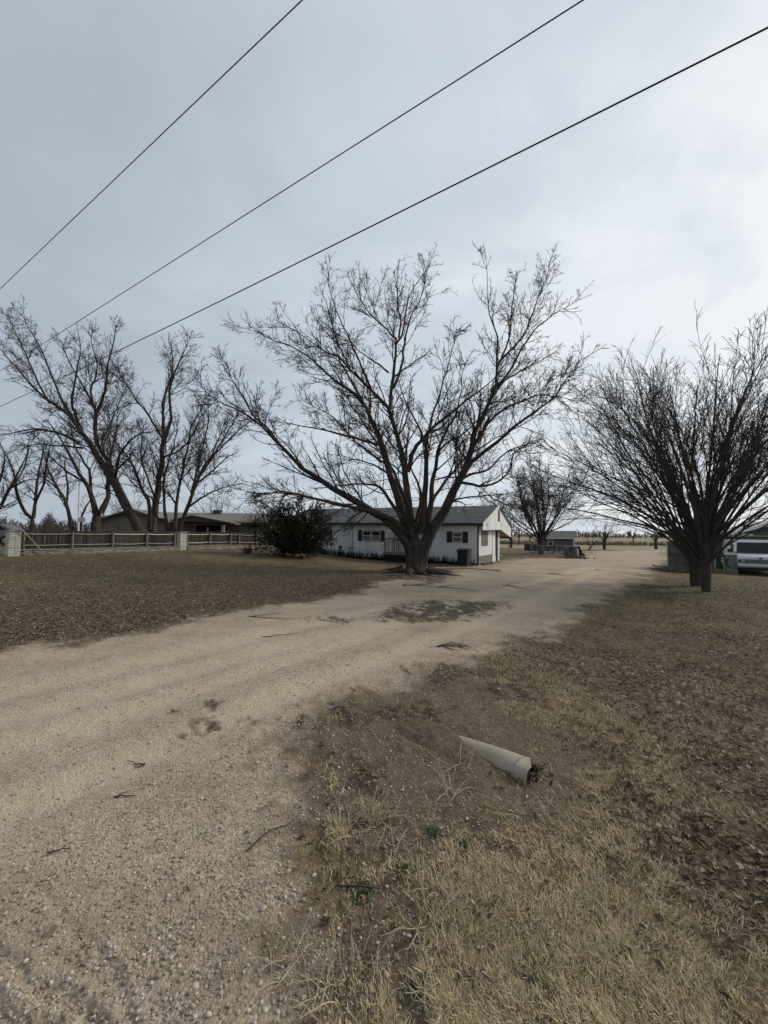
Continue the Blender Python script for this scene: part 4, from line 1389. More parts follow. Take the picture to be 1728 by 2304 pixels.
# roof
RX = .42
roof = MB().prism([(-.42, 2.60), (3.33, 3.94), (7.02, 2.60), (7.02, 2.50), (3.33, 3.83), (-.42, 2.50)], 'x', -LEN - .4, RX).build('roof', SHINGLE, house)
for k in range(14):      # shingle courses: thin butts standing proud on the near slope
    t = k / 14
    y, z = -.42 + 3.75 * t, 2.60 + 1.34 * t
    MB().prism([(y, z + .002), (y, z + .012), (y + .26, z + .26 * 1.34 / 3.75 + .003), (y + .26, z + .26 * 1.34 / 3.75 + .001)], 'x', -LEN - .41, RX + .004).build('shingle_course', SHINGLE, roof)
MB().box(-LEN - .4, RX + .01, -.445, -.422, 2.44, 2.62).build('fascia', BLUE_TRIM, house)
MB().box(-LEN - .4, RX - .01, -.42, .0, 2.485, 2.499).build('soffit', WHITE_TRIM, house)
# end gable board with its stepped lower edge, vent and stains
gx_ = RX - .02
gp_ = [(-.40, 2.18), (-.40, 2.50), (3.33, 3.82), (6.98, 2.50), (6.98, 1.70), (4.0, 2.26), (2.4, 2.24)]
MB().prism(gp_, 'x', gx_ - .04, gx_).build('gable_panel', WHITE_SIDING, house)
for a, b, s in (((-.46, 2.53), (3.33, 3.88), 1), ((3.33, 3.88), (7.06, 2.53), 1)):
    MB().bar((gx_ + .035, a[0], a[1] + .0), (gx_ + .035, b[0], b[1]), .05, .15, (0, 0, 1)).build('barge_board', WHITE_TRIM if a[0] < 0 else BLUE_TRIM, house)
vent = MB().box(gx_ + .004, gx_ + .03, 3.13, 3.57, 2.85, 3.62).build('gable_vent', DARK_FRAME, house)
for k in range(6):
    MB().box(gx_ + .03, gx_ + .045, 3.17, 3.53, 2.9 + k * .115, 2.96 + k * .115).build('slat', GREY_BOARD, vent)
for y, z, w, h in ((.25, 2.42, .05, .24), (.42, 2.36, .04, .3), (.58, 2.5, .06, .2), (.66, 2.3, .03, .16), (3.9, 2.45, .05, .4), (4.25, 2.4, .03, .22)):
    MB().box(gx_ + .001, gx_ + .006, y, y + w, z, z + h).build('stain', STAIN, house)
MB().prism([(3.9, 2.24), (6.95, 1.72), (6.95, 1.76), (3.9, 2.28)], 'x', -3.2, gx_ - .045).build('soffit', SOFFIT, house)
MB().box(-3.2, gx_ - .05, 2.4, 3.9, 2.22, 2.25).build('soffit', SOFFIT, house)
MB().box(-3.2, gx_ - .05, 6.86, 6.95, 1.62, 1.74).build('fascia', BLUE_TRIM, house)


def window(parent, x0, x1, z0, z1, y, sashes, shutters, axis='front', glassm=PANE, frame_m=WHITE_TRIM, out=1):
    """a window on the front plane (y) or on the side plane (axis 'side': x0..x1 run along y)"""
    def bx(m, a0, a1, d0, d1, c0, c1):
        if axis == 'front':
            return m.box(a0, a1, y - d1, y - d0, c0, c1)
        return m.box(y + d0, y + d1, a0, a1, c0, c1)
    w = bx(MB(), x0, x1, .0, .02, z0, z1).build('window', DARK_FRAME, parent)
    n = sashes
    step = (x1 - x0) / n
    for i in range(n):
        a, b = x0 + i * step + .03, x0 + (i + 1) * step - .03
        bx(MB(), a, b, .02, .03, z0 + .04, z1 - .04).build('pane', glassm, w)
        m = MB()
        f = .04
        bx(m, a, a + f, .03, .052, z0 + .04, z1 - .04)
        bx(m, b - f, b, .03, .052, z0 + .04, z1 - .04)
        bx(m, a + f, b - f, .03, .05, z0 + .04, z0 + .04 + f)
        bx(m, a + f, b - f, .03, .05, z1 - .04 - f, z1 - .04)
        zm = (z0 + z1) / 2
        bx(m, a + f, b - f, .03, .054, zm - .025, zm + .025)
        m.build('frame', frame_m, w)
        bx(MB(), a + f, b - f, .0305, .034, z0 + .1, zm - .06).build('blind', CURTAIN, w)
    for s0, s1 in shutters:
        sh = bx(MB(), s0, s1, .004, .03, z0 - .02, z1 + .02).build('shutter', DARK_FRAME, parent)
        k = 3
        ww = (s1 - s0) / k
        for i in range(k):
            bx(MB(), s0 + i * ww + .02, s0 + (i + 1) * ww - .02, .03, .042, z0 + .02, z1 - .02).build('board', RED_PAINT, sh)
    return w


def fx(px, py=1210):
    return HF.front(px, py)[0]


window(house, fx(1018), fx(1041), 1.38, 2.06, -.013, 1, [(fx(1005.5), fx(1017)), (fx(1042), fx(1053))])
window(house, fx(816), fx(857), 1.28, 2.06, -.013, 2, [(fx(806), fx(815)), (fx(858), fx(866))])
window(house, fx(728), fx(741), 1.3, 2.06, -.013, 1, [(fx(742), fx(747.5)), (fx(722), fx(727))])
window(house, .62, 1.95, 1.18, 2.16, .013, 2, [], 'side', CURTAIN, PORCH_WOOD)
# skirting: black along the front, loose grey boards on the end
MB().box(-LEN, -.03, .03, .06, -.25, Z0 - .004).build('skirting', SKIRT_BLACK, house)
for k in range(12):
    y0 = .04 + k * .253
    MB().box(-.01 + .008 * (k % 3), .012 + .008 * (k % 3), y0, y0 + .24, -.2, Z0 - .01 - .02 * (k % 2)).build('skirting_board', GREY_BOARD, house)
# wall fittings
MB().box(fx(764), fx(770), -.08, -.013, .64, .86).build('wall_vent', DARK_FRAME, house)
MB().tube([(fx(793.5), -.03, .6), (fx(793.5), -.03, 2.45)], .012, 6).build('conduit', DARK_FRAME, house)
MB().tube([(fx(752, 1150), 1.9, 3.3), (fx(752, 1150), 1.9, 3.75)], .05, 8).build('vent_pipe', BLACK_PLASTIC, house)
MB().box(fx(1003, 1150), fx(1007, 1150), 2.0, 2.2, 3.38, 3.55).build('roof_vent', WHITE_TRIM, house)
for k, xx in enumerate((-9.85, -9.6)):
    w_ = bmesh.new()
    mm = MB()
    n = 16
    for i in range(n):
        a, b = 2 * math.pi * i / n, 2 * math.pi * (i + 1) / n
        mm.bar((xx + .1 * math.cos(a), -.05, .72 + .1 * math.sin(a)), (xx + .1 * math.cos(b), -.05, .72 + .1 * math.sin(b)), .022)
    mm.build('wall_ornament', BLACK_PLASTIC, house)
# porch: deck, posts, rails, balusters and hipped roof
pxl, pxr = HF.front(864, 1245, -1.35)[0], HF.front(864, 1245, -1.35)[0] + 1.95
dk = .60
porch_deck = MB().box(pxl, pxr, -1.4, -.02, dk - .12, dk).build('porch_deck', PORCH_WOOD, house)
MB().box(pxl + .05, pxr - .05, -1.36, -.05, -.2, dk - .124).build('porch_skirt', SKIRT_BLACK, house)
for k in range(9):
    MB().box(pxl + k * 1.95 / 9 + .006, pxl + (k + 1) * 1.95 / 9 - .006, -1.45, -.022, dk + .001, dk + .025).build('deck_board', PORCH_WOOD, porch_deck)
for x_, h_ in ((pxl + .05, 1.02), (pxl + .78, 2.05), (pxl + 1.85, 2.05), (pxl + 1.1, .85)):
    MB().box(x_ - .045, x_ + .045, -1.38, -1.29, dk + .026, dk + (h_ if h_ < 2 else 1.43)).build('porch_post', PORCH_WOOD, house)
MB().box(pxl, pxr, -1.40, -1.30, dk + .88, dk + .93).build('porch_rail', PORCH_WOOD, house)
MB().box(pxl, pxl + .05, -1.29, -.03, dk + .88, dk + .93).build('porch_rail', PORCH_WOOD, house)
for k in range(5):
    MB().box(pxl + .28 + k * .33, pxl + .33 + k * .33, -1.37, -1.32, dk + .026, dk + .876).build('baluster', PORCH_WOOD, house)
MB().box(pxl + .0, pxr - .1, -1.42, -1.36, dk + 1.43, dk + 1.56).build('porch_beam', WHITE_TRIM, house)
pr = MB()
a = [(pxl - .1, -1.5, dk + 1.57), (pxr, -1.5, dk + 1.57), (pxr, -.03, dk + 1.57), (pxl - .1, -.03, dk + 1.57), (pxl + .85, -.6, dk + 1.93), (pxl + .95, -.03, dk + 1.93)]
pr.add(a, [(0, 1, 4), (1, 2, 5, 4), (3, 0, 4, 5), (0, 3, 2, 1), (2, 3, 5)])
pr.build('porch_roof', SHINGLE, house)
dr = MB().box(pxl + .95, pxl + 1.85, -.05, -.014, dk + .0, dk + 1.95).build('front_door', WHITE_TRIM, house)
MB().box(pxl + 1.02, pxl + 1.78, -.06, -.05, dk + .25, dk + 1.8).build('screen', SKIRT_BLACK, dr)
MB().box(pxl + 1.03, pxl + 1.08, -.09, -.06, dk + .95, dk + 1.05).build('handle', METAL, dr)

# dark dead perennials along the foot of the front wall
V, T = [], []
pts_ = []
for i in range(480):
    x = rng.uniform(-LEN + 2, -.2)
    if pxl - .1 < x < pxr + .1: continue
    pts_.append((x, rng.uniform(-.55, -.1), gz(*(HF.M @ Vector((x, -.3, 0)))[:2]) - h0[2]))
P = np.array([HF.M @ Vector(p) for p in pts_])
P[:, 2] = relief(P[:, 0], P[:, 1])
n = len(P)
Q = np.zeros((n, 4, 3)); Q[:, 0] = P
hh = rng.uniform(.22, .52, n)
for s in range(1, 4):
    Q[:, s] = Q[:, s - 1] + np.c_[rng.normal(0, .05, n), rng.normal(0, .05, n), hh / 3]
DEAD = mat('dead_perennial_stems', (.013, .011, .010), .95, .4, 5)
q2 = grow(Q, np.full((n, 4), .014), 9, .08, .22, .5, 50, 15, .1, .3, 2, .012, t0=.1)
V, F = merge([tube_arrays(Q, np.full((n, 4), .016), 3), tube_arrays(q2[0], q2[1], 3)])
tag(link('dead_perennials', raw_mesh('dead_perennials', V, F), DEAD), 'dark dead perennials lining the foot of the white house front', 'plants', kind='stuff')

# ------------------------------------------------------------------ tan ranch house beyond the fence
TAN = mat('tan_siding', (.165, .150, .118), .9, .15, 2.5, bump=.3, bscale=30, stretch=(.3, .3, 5))
TAN_TRIM = mat('brown_trim', (.075, .060, .048), .8, .25, 5)
TAN_ROOF = mat('weathered_brown_roof', (.165, .155, .14), .95, .3, 6, bump=.5, bscale=25, stretch=(.7, 2, 1))
GARAGE_DOOR = mat('taupe_garage_door', (.17, .14, .13), .7, .12, 4)
t0 = at(np.array([222.]), np.array([1221.]), np.array([43.0]))[0]
t0[2] = gz(t0[0], t0[1])
TF = Frame(t0, math.radians(3))
tan = empty('tan_house', None, label='tan ranch house with attached garage seen over the picket fence', cat='house', mat=TF.M)


def tz(py, px=400, y=0): return TF.front(px, py, y)[1]
def tx(px, y=0): return TF.front(px, 1190, y)[0]


ze, zr = tz(1173), tz(1153, 400, 4.5)
gxl, gxr, gpk = tx(226), tx(372), tz(1148, 300)
gxm = (gxl + gxr) / 2
MB().box(gxl, gxr, 0, 8, -.3, ze).build('wall', TAN, tan)
MB().prism([(gxl, ze), (gxr, ze), (gxm, gpk - .1)], 'y', .0, .08).build('gable_wall', TAN, tan)
MB().prism([(gxl - .5, ze - .16), (gxm, gpk), (gxr + .5, ze - .16), (gxr + .5, ze - .02), (gxm, gpk + .14), (gxl - .5, ze - .02)], 'y', -.55, 8.4).build('roof', TAN_ROOF, tan)
for a, b in (((gxl - .52, ze - .1), (gxm, gpk + .05)), ((gxm, gpk + .05), (gxr + .52, ze - .1))):
    MB().bar((a[0], -.58, a[1]), (b[0], -.58, b[1]), .05, .2, (0, 0, 1)).build('barge_board', TAN_TRIM, tan)
gd = MB().box(tx(233), tx(267), -.03, .0, -.1, tz(1184, 250)).build('garage_door', TAN_TRIM, tan)
for k in range(4):
    z0, z1 = -.1 + k * (tz(1184, 250) + .06) / 4, -.1 + (k + 1) * (tz(1184, 250) + .06) / 4
    MB().box(tx(234.5), tx(265.5), -.05, -.03, z0 + .02, z1 - .02).build('door_panel', GARAGE_DOOR, gd)
MB().box(tx(224.2), tx(226.2), -.2, -.02, tz(1184.5, 225) - .05, tz(1182.5, 225) + .05).build('wall_lamp', WHITE_TRIM, tan)
bxl, bxr = gxr, tx(606)
MB().box(bxl, bxr, .6, 9, -.3, ze).build('wall', TAN, tan)
MB().prism([(-.1, ze - .05), (4.6, zr), (9.4, ze - .05), (9.4, ze - .17), (4.6, zr - .14), (-.1, ze - .17)], 'x', bxl - 2.0, bxr + .5).build('roof', TAN_ROOF, tan)
MB().box(bxl, bxr + .5, -.125, -.1, ze - .22, ze - .03).build('fascia', TAN_TRIM, tan)
# porch gable
px0, px1, pk = tx(386, -2), tx(530, -2), tz(1158.5, 432, -2)
pm = tx(434, -2)
pe = tz(1176, 450, -2)
MB().prism([(px0, pe + .28), (pm, pk), (px1, pe), (px1, pe - .14), (pm, pk - .14), (px0, pe + .14)], 'y', -2.4, 3.4).build('porch_roof', TAN_ROOF, tan)
MB().prism([(px0 + .2, pe + .12), (pm, pk - .16), (px1 - .6, pe - .02)], 'y', -2.2, -2.1).build('porch_gable', TAN_TRIM, tan)
MB().box(px0, px1, -2.15, .55, pe - .22, pe - .12).build('porch_ceiling', TAN_TRIM, tan)
for p_, m_ in ((505, WHITE_TRIM), (500, SOFFIT), (440, TAN_TRIM), (392, TAN_TRIM)):
    x_ = tx(p_, -2)
    MB().box(x_ - .06, x_ + .06, -2.1, -1.98, -.3, pe - .2).build('porch_post', m_, tan)
MB().box(tx(436), tx(503), .55, .6, -.2, ze - .25).build('porch_painted_shade', SKIRT_BLACK, tan)  # flat black sheet standing in for the shade under the porch roof
MB().box(tx(461), tx(465.5), .50, .55, -.1, ze - .6).build('door_light', WHITE_TRIM, tan)
wn_ = MB().box(tx(557), tx(574), .57, .6, .9, ze - .35).build('window', TAN_TRIM, tan)
MB().box(tx(559), tx(572), .55, .57, 1.0, ze - .45).build('pane', PANE, wn_)
for k in range(9):      # lap boards of the right wing
    z0 = .2 + k * (ze - .5) / 9
    MB().prism([(.6, z0), (.575, z0), (.592, z0 + (ze - .5) / 9 - .01), (.6, z0 + (ze - .5) / 9 - .01)], 'x', tx(512), tx(556)).build('lap_board', TAN, tan)
MB().box(tx(480, 4.4), tx(497, 4.4), 4.0, 4.8, zr - .1, zr + .34).build('roof_vent', TAN_TRIM, tan)

# ------------------------------------------------------------------ green garage
GREEN = mat('green_siding', (.072, .128, .094), .8, .14, 2, bump=.3, bscale=30, stretch=(3, 3, .4))
g0 = at(np.array([1608.]), np.array([1282.]), np.array([27.0]))[0]
g0[2] = gz(g0[0], g0[1])
GF = Frame(g0, RZ_H)
gar = empty('green_garage', None, label='green garage with white trim and a pale door behind the white van', cat='garage', mat=GF.M)
gw = 7.2
z_l = GF.front(1622, 1207, -.35)[1]
x_l = GF.front(1600, 1212, -.35)[0]
z_r = GF.front(1727, 1181, -.35)[1]
x_r = GF.front(1727, 1181, -.35)[0]
sl = (z_r - z_l) / (x_r - GF.front(1622, 1207, -.35)[0])
ez = z_l + sl * (0 - GF.front(1622, 1207, -.35)[0])
MB().box(0, gw, 0, 7, -.3, ez - .1).build('wall', GREEN, gar)
for k in range(18):
    MB().box(.06 + k * .4, .06 + k * .4 + .38, -.012, .0, -.2, ez - .12 + min(k * .4, gw - k * .4) * sl * .9).build('siding_board', GREEN, gar)
MB().prism([(0, ez - .1), (gw, ez - .1), (gw / 2, ez - .1 + sl * gw / 2)], 'y', 0, .06).build('gable_wall', GREEN, gar)
MB().prism([(-.5, ez - .5 * sl - .02), (gw / 2, ez + sl * gw / 2), (gw + .5, ez - .5 * sl - .02), (gw + .5, ez - .5 * sl + .08), (gw / 2, ez + sl * gw / 2 + .1), (-.5, ez - .5 * sl + .08)], 'y', -.32, 7.3).build('roof', mat('pale_metal_roof', (.36, .34, .31), .6, .2, 3), gar)
MB().bar((-.52, -.345, ez - .52 * sl - .03), (gw / 2, -.345, ez + sl * gw / 2), .04, .19, (0, 0, 1)).build('barge_board', WHITE_TRIM, gar)
MB().bar((gw / 2, -.345, ez + sl * gw / 2), (gw + .52, -.345, ez - .52 * sl - .03), .04, .19, (0, 0, 1)).build('barge_board', WHITE_TRIM, gar)
MB().box(-.03, .07, -.03, .03, -.25, ez - .13).build('corner_trim', WHITE_TRIM, gar)
dx0, dz1 = GF.front(1637, 1215)[0], GF.front(1650, 1214)[1]
MB().box(dx0, dx0 + .09, -.05, -.012, -.25, dz1).box(dx0 + .09, dx0 + 2.75, -.05, -.012, dz1 - .09, dz1).box(dx0 + 2.75, dx0 + 2.84, -.05, -.012, -.25, dz1).build('door_frame', WHITE_TRIM, gar)
gd2 = MB().box(dx0 + .09, dx0 + 2.75, -.02, -.012, -.25, dz1 - .09).build('garage_door', TAN_TRIM, gar)
for k in range(5):
    hh_ = (dz1 + .16) / 5
    MB().box(dx0 + .1, dx0 + 2.74, -.035, -.02, -.25 + k * hh_ + .012, -.25 + (k + 1) * hh_ - .012).build('door_panel', mat('grey_garage_door', (.42, .41, .40), .7, .12, 4), gd2)
xv, zv = GF.front(1674, 1183, 2)
MB().tube([(xv, 2, zv - .3), (xv, 2, zv + .18)], .07, 8).tube([(xv, 2, zv + .18), (xv, 2, zv + .32)], [.13, .10], 10).build('roof_vent', DARK_FRAME, gar)

# ------------------------------------------------------------------ low shed of weathered sheet panels
PANEL = mat('weathered_sheet_panel', (.105, .105, .092), .8, .22, 2.5, tint=(.07, .066, .055), tint_amt=.6, stretch=(3, 3, .6))
s0 = at(np.array([1503.]), np.array([1280.]), np.array([25.0]))[0]
s0[2] = gz(s0[0], s0[1])
SF = Frame(s0, math.radians(-38))
shed = empty('panel_shed', None, label='low shed of weathered grey sheet panels behind the vase-shaped trees', cat='shed', mat=SF.M)
sw, sh_ = SF.front(1608, 1250)[0], SF.front(1540, 1219.5)[1]
MB().box(0.02, sw - .02, .03, 1.3, -.3, sh_ - .03).build('wall', PANEL, shed)
nx = 5
for r in range(2):
    for c_ in range(nx):
        z0, z1 = (-.15, sh_ * .53) if r == 0 else (sh_ * .53, sh_)
        o = MB().box(c_ * sw / nx + .012, (c_ + 1) * sw / nx - .012, .0 + .006 * ((c_ + r) % 2), .03, z0 + .012, z1 - .012).build('panel', PANEL, shed)
MB().box(-.05, .0, -.02, .06, -.2, sh_ + .01).build('corner_trim', mat('lit_corner_board', (.44, .40, .33), .8, .15, 5), shed)  # trim coloured pale to paint the lit left edge of the shed
MB().box(-.04, sw + .04, -.05, 1.36, sh_ + .001, sh_ + .05).build('roof', PANEL, shed)
MB().box(.0, sw, -.03, .0, sh_ * .53 - .03, sh_ * .53 + .03).build('batten', TAN_TRIM, shed)

# ------------------------------------------------------------------ small grey shed beyond the wire fence
GSHED = mat('grey_lap_siding', (.135, .135, .128), .9, .2, 3, stretch=(.4, .4, 6))
GROOF = mat('grey_old_shingle', (.13, .125, .118), .95, .3, 6)
q0 = at(np.array([1222.]), np.array([1243.]), np.array([47.0]))[0]
q0[2] = gz(q0[0], q0[1])
QF = Frame(q0, math.radians(-25))
gs = empty('grey_shed', None, label='small grey lap-sided shed with one window under the broad back tree', cat='shed', mat=QF.M)
qw = QF.front(1292, 1225)[0]
qe = QF.front(1260, 1210)[1]
qr = QF.front(1260, 1194)[1]
MB().box(0, qw, 0, 3.4, -.3, qe).build('wall', GSHED, gs)
for k in range(10):
    z0 = .1 + k * (qe - .12) / 10
    st_ = (qe - .12) / 10
    MB().prism([(.0, z0), (-.025, z0), (-.006, z0 + st_ - .008), (.0, z0 + st_ - .008)], 'x', .02, qw - .1).build('lap_board', GSHED, gs)
MB().box(qw - .1, qw + .02, -.03, .05, -.2, qe).build('corner_trim', WHITE_TRIM, gs)
MB().box(qw, qw + .025, .06, 3.36, -.2, qe - .02).build('end_wall', mat('lit_end_siding', (.50, .48, .45), .85, .2, 3), gs)  # paler than the front: light on this end is put into the colour
MB().prism([(-.35, qe - .02), (1.7, qr), (3.75, qe - .02), (3.75, qe - .1), (1.7, qr - .1), (-.35, qe - .1)], 'x', -.3, qw + .3).build('roof', GROOF, gs)
MB().box(-.3, qw + .3, -.375, -.35, qe - .12, qe).build('fascia', WHITE_TRIM, gs)
MB().prism([(.0, qe - .1), (3.4, qe - .1), (1.7, qr - .15)], 'x', qw - .05, qw).build('gable_wall', WHITE_TRIM, gs)
w0, w1 = QF.front(1232.5, 1220)[0], QF.front(1244.5, 1220)[0]
zz0, zz1 = QF.front(1238, 1227)[1], QF.front(1238, 1214.5)[1]
ww = MB().box(w0, w1, -.05, -.025, zz0, zz1).build('window', WHITE_TRIM, gs)
MB().box(w0 + .08, w1 - .08, -.06, -.05, zz0 + .06, (zz0 + zz1) / 2 - .02).build('pane', SKIRT_BLACK, ww)
MB().box(w0 + .08, w1 - .08, -.06, -.05, (zz0 + zz1) / 2 + .02, zz1 - .06).build('pane', CURTAIN, ww)

# ------------------------------------------------------------------ wooden picket fence, low brick wall and brick piers
PICKET = mat('weathered_picket', (.048, .042, .035), .95, .35, 4, bump=.5, bscale=18, tint=(.04, .036, .031), tint_amt=.6, stretch=(5, 5, .5), rand=.45)
RAIL = mat('pale_fence_rail', (.29, .265, .22), .9, .25, 5, stretch=(.6, .6, 3))
RAIL_NEW = mat('bleached_fence_rail', (.56, .52, .44), .9, .15, 5)
POST = mat('grey_fence_post', (.17, .16, .14), .9, .25, 6)
BRICK = mat('painted_cream_brick', (.56, .55, .48), .85, .2, 9, bump=.5, bscale=40, tint=(.30, .28, .24), tint_amt=.55, rand=.16)
BRICK_OLD = mat('worn_grey_brick', (.28, .255, .22), .9, .3, 7, bump=.5, bscale=40, tint=(.15, .13, .11), tint_amt=.7, rand=.35)
MORTAR = mat('dirty_mortar', (.075, .07, .06), .95, .3, 10)
CAPM = mat('concrete_cap', (.24, .235, .215), .9, .2, 8)
FDIR = math.radians(29.5)                      # fence direction, clockwise from the view direction
fd = np.array([math.sin(FDIR), math.cos(FDIR)])
fn = np.array([-math.cos(FDIR), math.sin(FDIR)])
pier1 = at(np.array([17.8]), np.array([1252.]), np.array([17.0]))[0][:2]
FM_RZ = math.atan2(fd[1], fd[0])


def fence_t(px):
    u = ray(np.array([px]), np.array([1230.]))[0][0]
    s = pier1 - fd * 0
    return (u * s[1] - s[0]) / (fd[0] - u * fd[1])


def fpt(t, off=0.0):
    p = pier1 + fd * t + fn * off
    return p[0], p[1], gz(p[0], p[1])


PW = .41
brick_me = MB().box(-.098, .098, -.045, .045, -.029, .029).mesh('brick')
brick_me.materials.append(BRICK)
brick_old_me = MB().box(-.098, .098, -.045, .045, -.029, .029).mesh('brick')
brick_old_me.materials.append(BRICK_OLD)


def pier(t, label):
    x, y, z = fpt(t)
    e_ = empty('brick_pier', (x, y, z - .02), FM_RZ, label, 'brick pier', 'brick piers in the picket fence')
    MB().box(.012, PW - .012, .012, PW - .012, -.2, 16 * .0695).build('core', MORTAR, e_)
    r = random.Random(int(t * 10) + 3)
    for c_ in range(16):
        z_ = .034 + c_ * .0695
        # bricks wrap the four faces; each course turns the other way
        for s in range(4):
            M_ = Matrix.Translation((PW / 2, PW / 2, z_)) @ Matrix.Rotation(s * math.pi / 2, 4, 'Z')
            for k in range(2):
                if c_ % 2 == 0:
                    xo = -PW / 2 + .098 + k * .206
                else:
                    xo = PW / 2 - .098 - k * .206
                b = link('brick', brick_me, None, e_)
                b.matrix_local = M_ @ Matrix.Translation((xo + r.uniform(-.002, .002), -PW / 2 + .045 - (.004 if (k == 0) else 0) + r.uniform(-.002, .002), r.uniform(-.0015, .0015))) @ Matrix.Rotation(r.uniform(-.012, .012), 4, 'Z')
    MB().box(-.05, PW + .05, -.05, PW + .05, 16 * .0695 + .004, 16 * .0695 + .075).build('cap', CAPM, e_)
    return e_


T2 = fence_t(405.5)
pier(0.0, 'cream brick pier at the near end of the picket fence')
pier(T2, 'cream brick pier standing midway along the picket fence')

lw = empty('low_brick_wall', fpt(.4), 0, 'low wall of worn grey brick under the picket fence', 'brick wall')
lw_loc = Vector(lw.location)
TEND = fence_t(600)
nb = 0
r = random.Random(9)
core = MB()
t = PW + .02
while t < TEND:
    if T2 - .02 < t < T2 + PW + .02:
        t = T2 + PW + .06
    x, y, z = fpt(t + .1)
    for c_ in range(4):
        if nb >= 296: break
        b = link('brick', brick_old_me, None, lw)
        o_ = .103 if c_ % 2 else 0
        xx, yy, zz = fpt(t + .1 + o_, -.0)
        b.matrix_local = Matrix.Translation(Vector((xx, yy, zz - .035 + c_ * .069)) - lw_loc) @ Matrix.Rotation(FM_RZ, 4, 'Z') @ Matrix.Translation((0, .06 + r.uniform(-.004, .004), r.uniform(-.003, .003)))
        nb += 1
    t += .206
tt = np.linspace(PW, TEND, 24)
for a, b in zip(tt[:-1], tt[1:]):
    A, B = Vector(fpt(a, .075)) - lw_loc, Vector(fpt(b, .075)) - lw_loc
    core.bar(A + Vector((0, 0, .02)), B + Vector((0, 0, .02)), .07, .40)
core.build('core', MORTAR, lw)
lwc = MB()
for a, b in zip(tt[:-1], tt[1:]):
    A, B = Vector(fpt(a, .055)) - lw_loc, Vector(fpt(b, .055)) - lw_loc
    lwc.bar(A + Vector((0, 0, .238)), B + Vector((0, 0, .238)), .13, .03)
lwc.build('coping', RAIL, lw)

fence = empty('picket_fence', fpt(.4), 0, 'weathered grey picket fence with pale rails on the low brick wall', 'fence')
f_loc = Vector(fence.location)
posts = [fence_t(p) for p in (54, 163, 254, 331, 394)] + [fence_t(p) for p in (421, 473, 519, 538.5, 577, 600)]
pick_me = MB().prism([(-.068, 0), (.068, 0), (.068, .83), (.045, .86), (-.045, .86), (-.068, .83)], 'y', -.01, .01).mesh('picket')
pick_me.materials.append(PICKET)
t = PW + .08
while t < TEND:
    if T2 - .06 < t < T2 + PW + .06:
        t = T2 + PW + .1
    x, y, z = fpt(t, .14)
    b = link('picket', pick_me, None, fence)
    b.matrix_local = Matrix.Translation(Vector((x, y, z + .285 + r.uniform(-.012, .012))) - f_loc) @ Matrix.Rotation(FM_RZ + r.uniform(-.03, .03), 4, 'Z') @ Matrix.Rotation(r.uniform(-.012, .012), 4, 'Y')
    t += .148
for i, (a, b) in enumerate(zip(posts[:-1], posts[1:])):
    if i == 4: continue
    for h_ in (1.0, .47):
        A, B = Vector(fpt(a, .10)) - f_loc, Vector(fpt(b, .10)) - f_loc
        n = 5
        m = MB()
        prev = A + Vector((0, 0, h_))
        for k in range(1, n + 1):
            q = k / n
            c_ = A.lerp(B, q) + Vector((0, 0, h_ - .035 * math.sin(math.pi * q) * r.uniform(.6, 1.3)))
            m.bar(prev, c_, .04, .048)
            prev = c_
        m.build('rail', RAIL_NEW if (i == 3 and h_ > .9) or r.random() < .12 else RAIL, fence)
for t in posts:
    x, y, z = fpt(t, .045)
    p = Vector((x, y, z)) - f_loc
    MB().bar(p + Vector((0, 0, .25)), p + Vector((r.uniform(-.02, .02), 0, 1.07)), .075, .075, (0, 1, 0)).build('post', POST, fence)

# ------------------------------------------------------------------ far treelines (bare woods that read as one mass)


def treeline(name, a0, a1, d0, d1, h0_, h1_, n, seed, label, rad):
    global rng
    keep = rng
    rng = np.random.default_rng(seed)
    a = np.radians(rng.uniform(a0, a1, n))
    d = rng.uniform(d0, d1, n)
    x, y = d * np.tan(a), d
    ht = rng.uniform(h0_, h1_, n) * (.7 + .6 * vnoise(a * 60, d * 0, seed))
    st = np.zeros((n, 4, 3))
    st[:, 0] = np.c_[x, y, np.full(n, -.6)]
    for s in range(1, 4):
        st[:, s] = st[:, s - 1] + np.c_[rng.normal(0, .3, n), rng.normal(0, .3, n), ht / 3]
    R = np.linspace(1, .35, 4)[None] * rad * np.ones((n, 1))
    b1 = grow(st, R, 1.2, 1.2, 3.2, .5, 42, 15, .05, .2, 2, rad * .6, t0=.03, rr=.7)
    b2 = grow(b1[0], b1[1], .4, .8, 2, .7, 45, 15, .05, .2, 2, rad * .5, t0=.1, rr=.8)
    V, Q = merge([tube_arrays(st, R, 3), tube_arrays(b1[0], b1[1], 3), tube_arrays(b2[0], b2[1], 3)])
    o = link(name, raw_mesh(name, V, Q), mat('far_wood_bark', (.075, .068, .066), .95, .3, .2))
    rng = keep
    return tag(o, label, 'woods', kind='stuff')


treeline('woods', -52, -27, 150, 200, 5.0, 7.6, 900, 61, 'long grey bare wood beyond the fence at the field edge', .15)
treeline('woods', -27, 8, 260, 330, 5, 8, 220, 62, 'faint grey far wood behind the houses', .2)
treeline('woods', 8, 52, 300, 400, 3.6, 5.6, 900, 63, 'far grey wood along the horizon beyond the open field', .24)
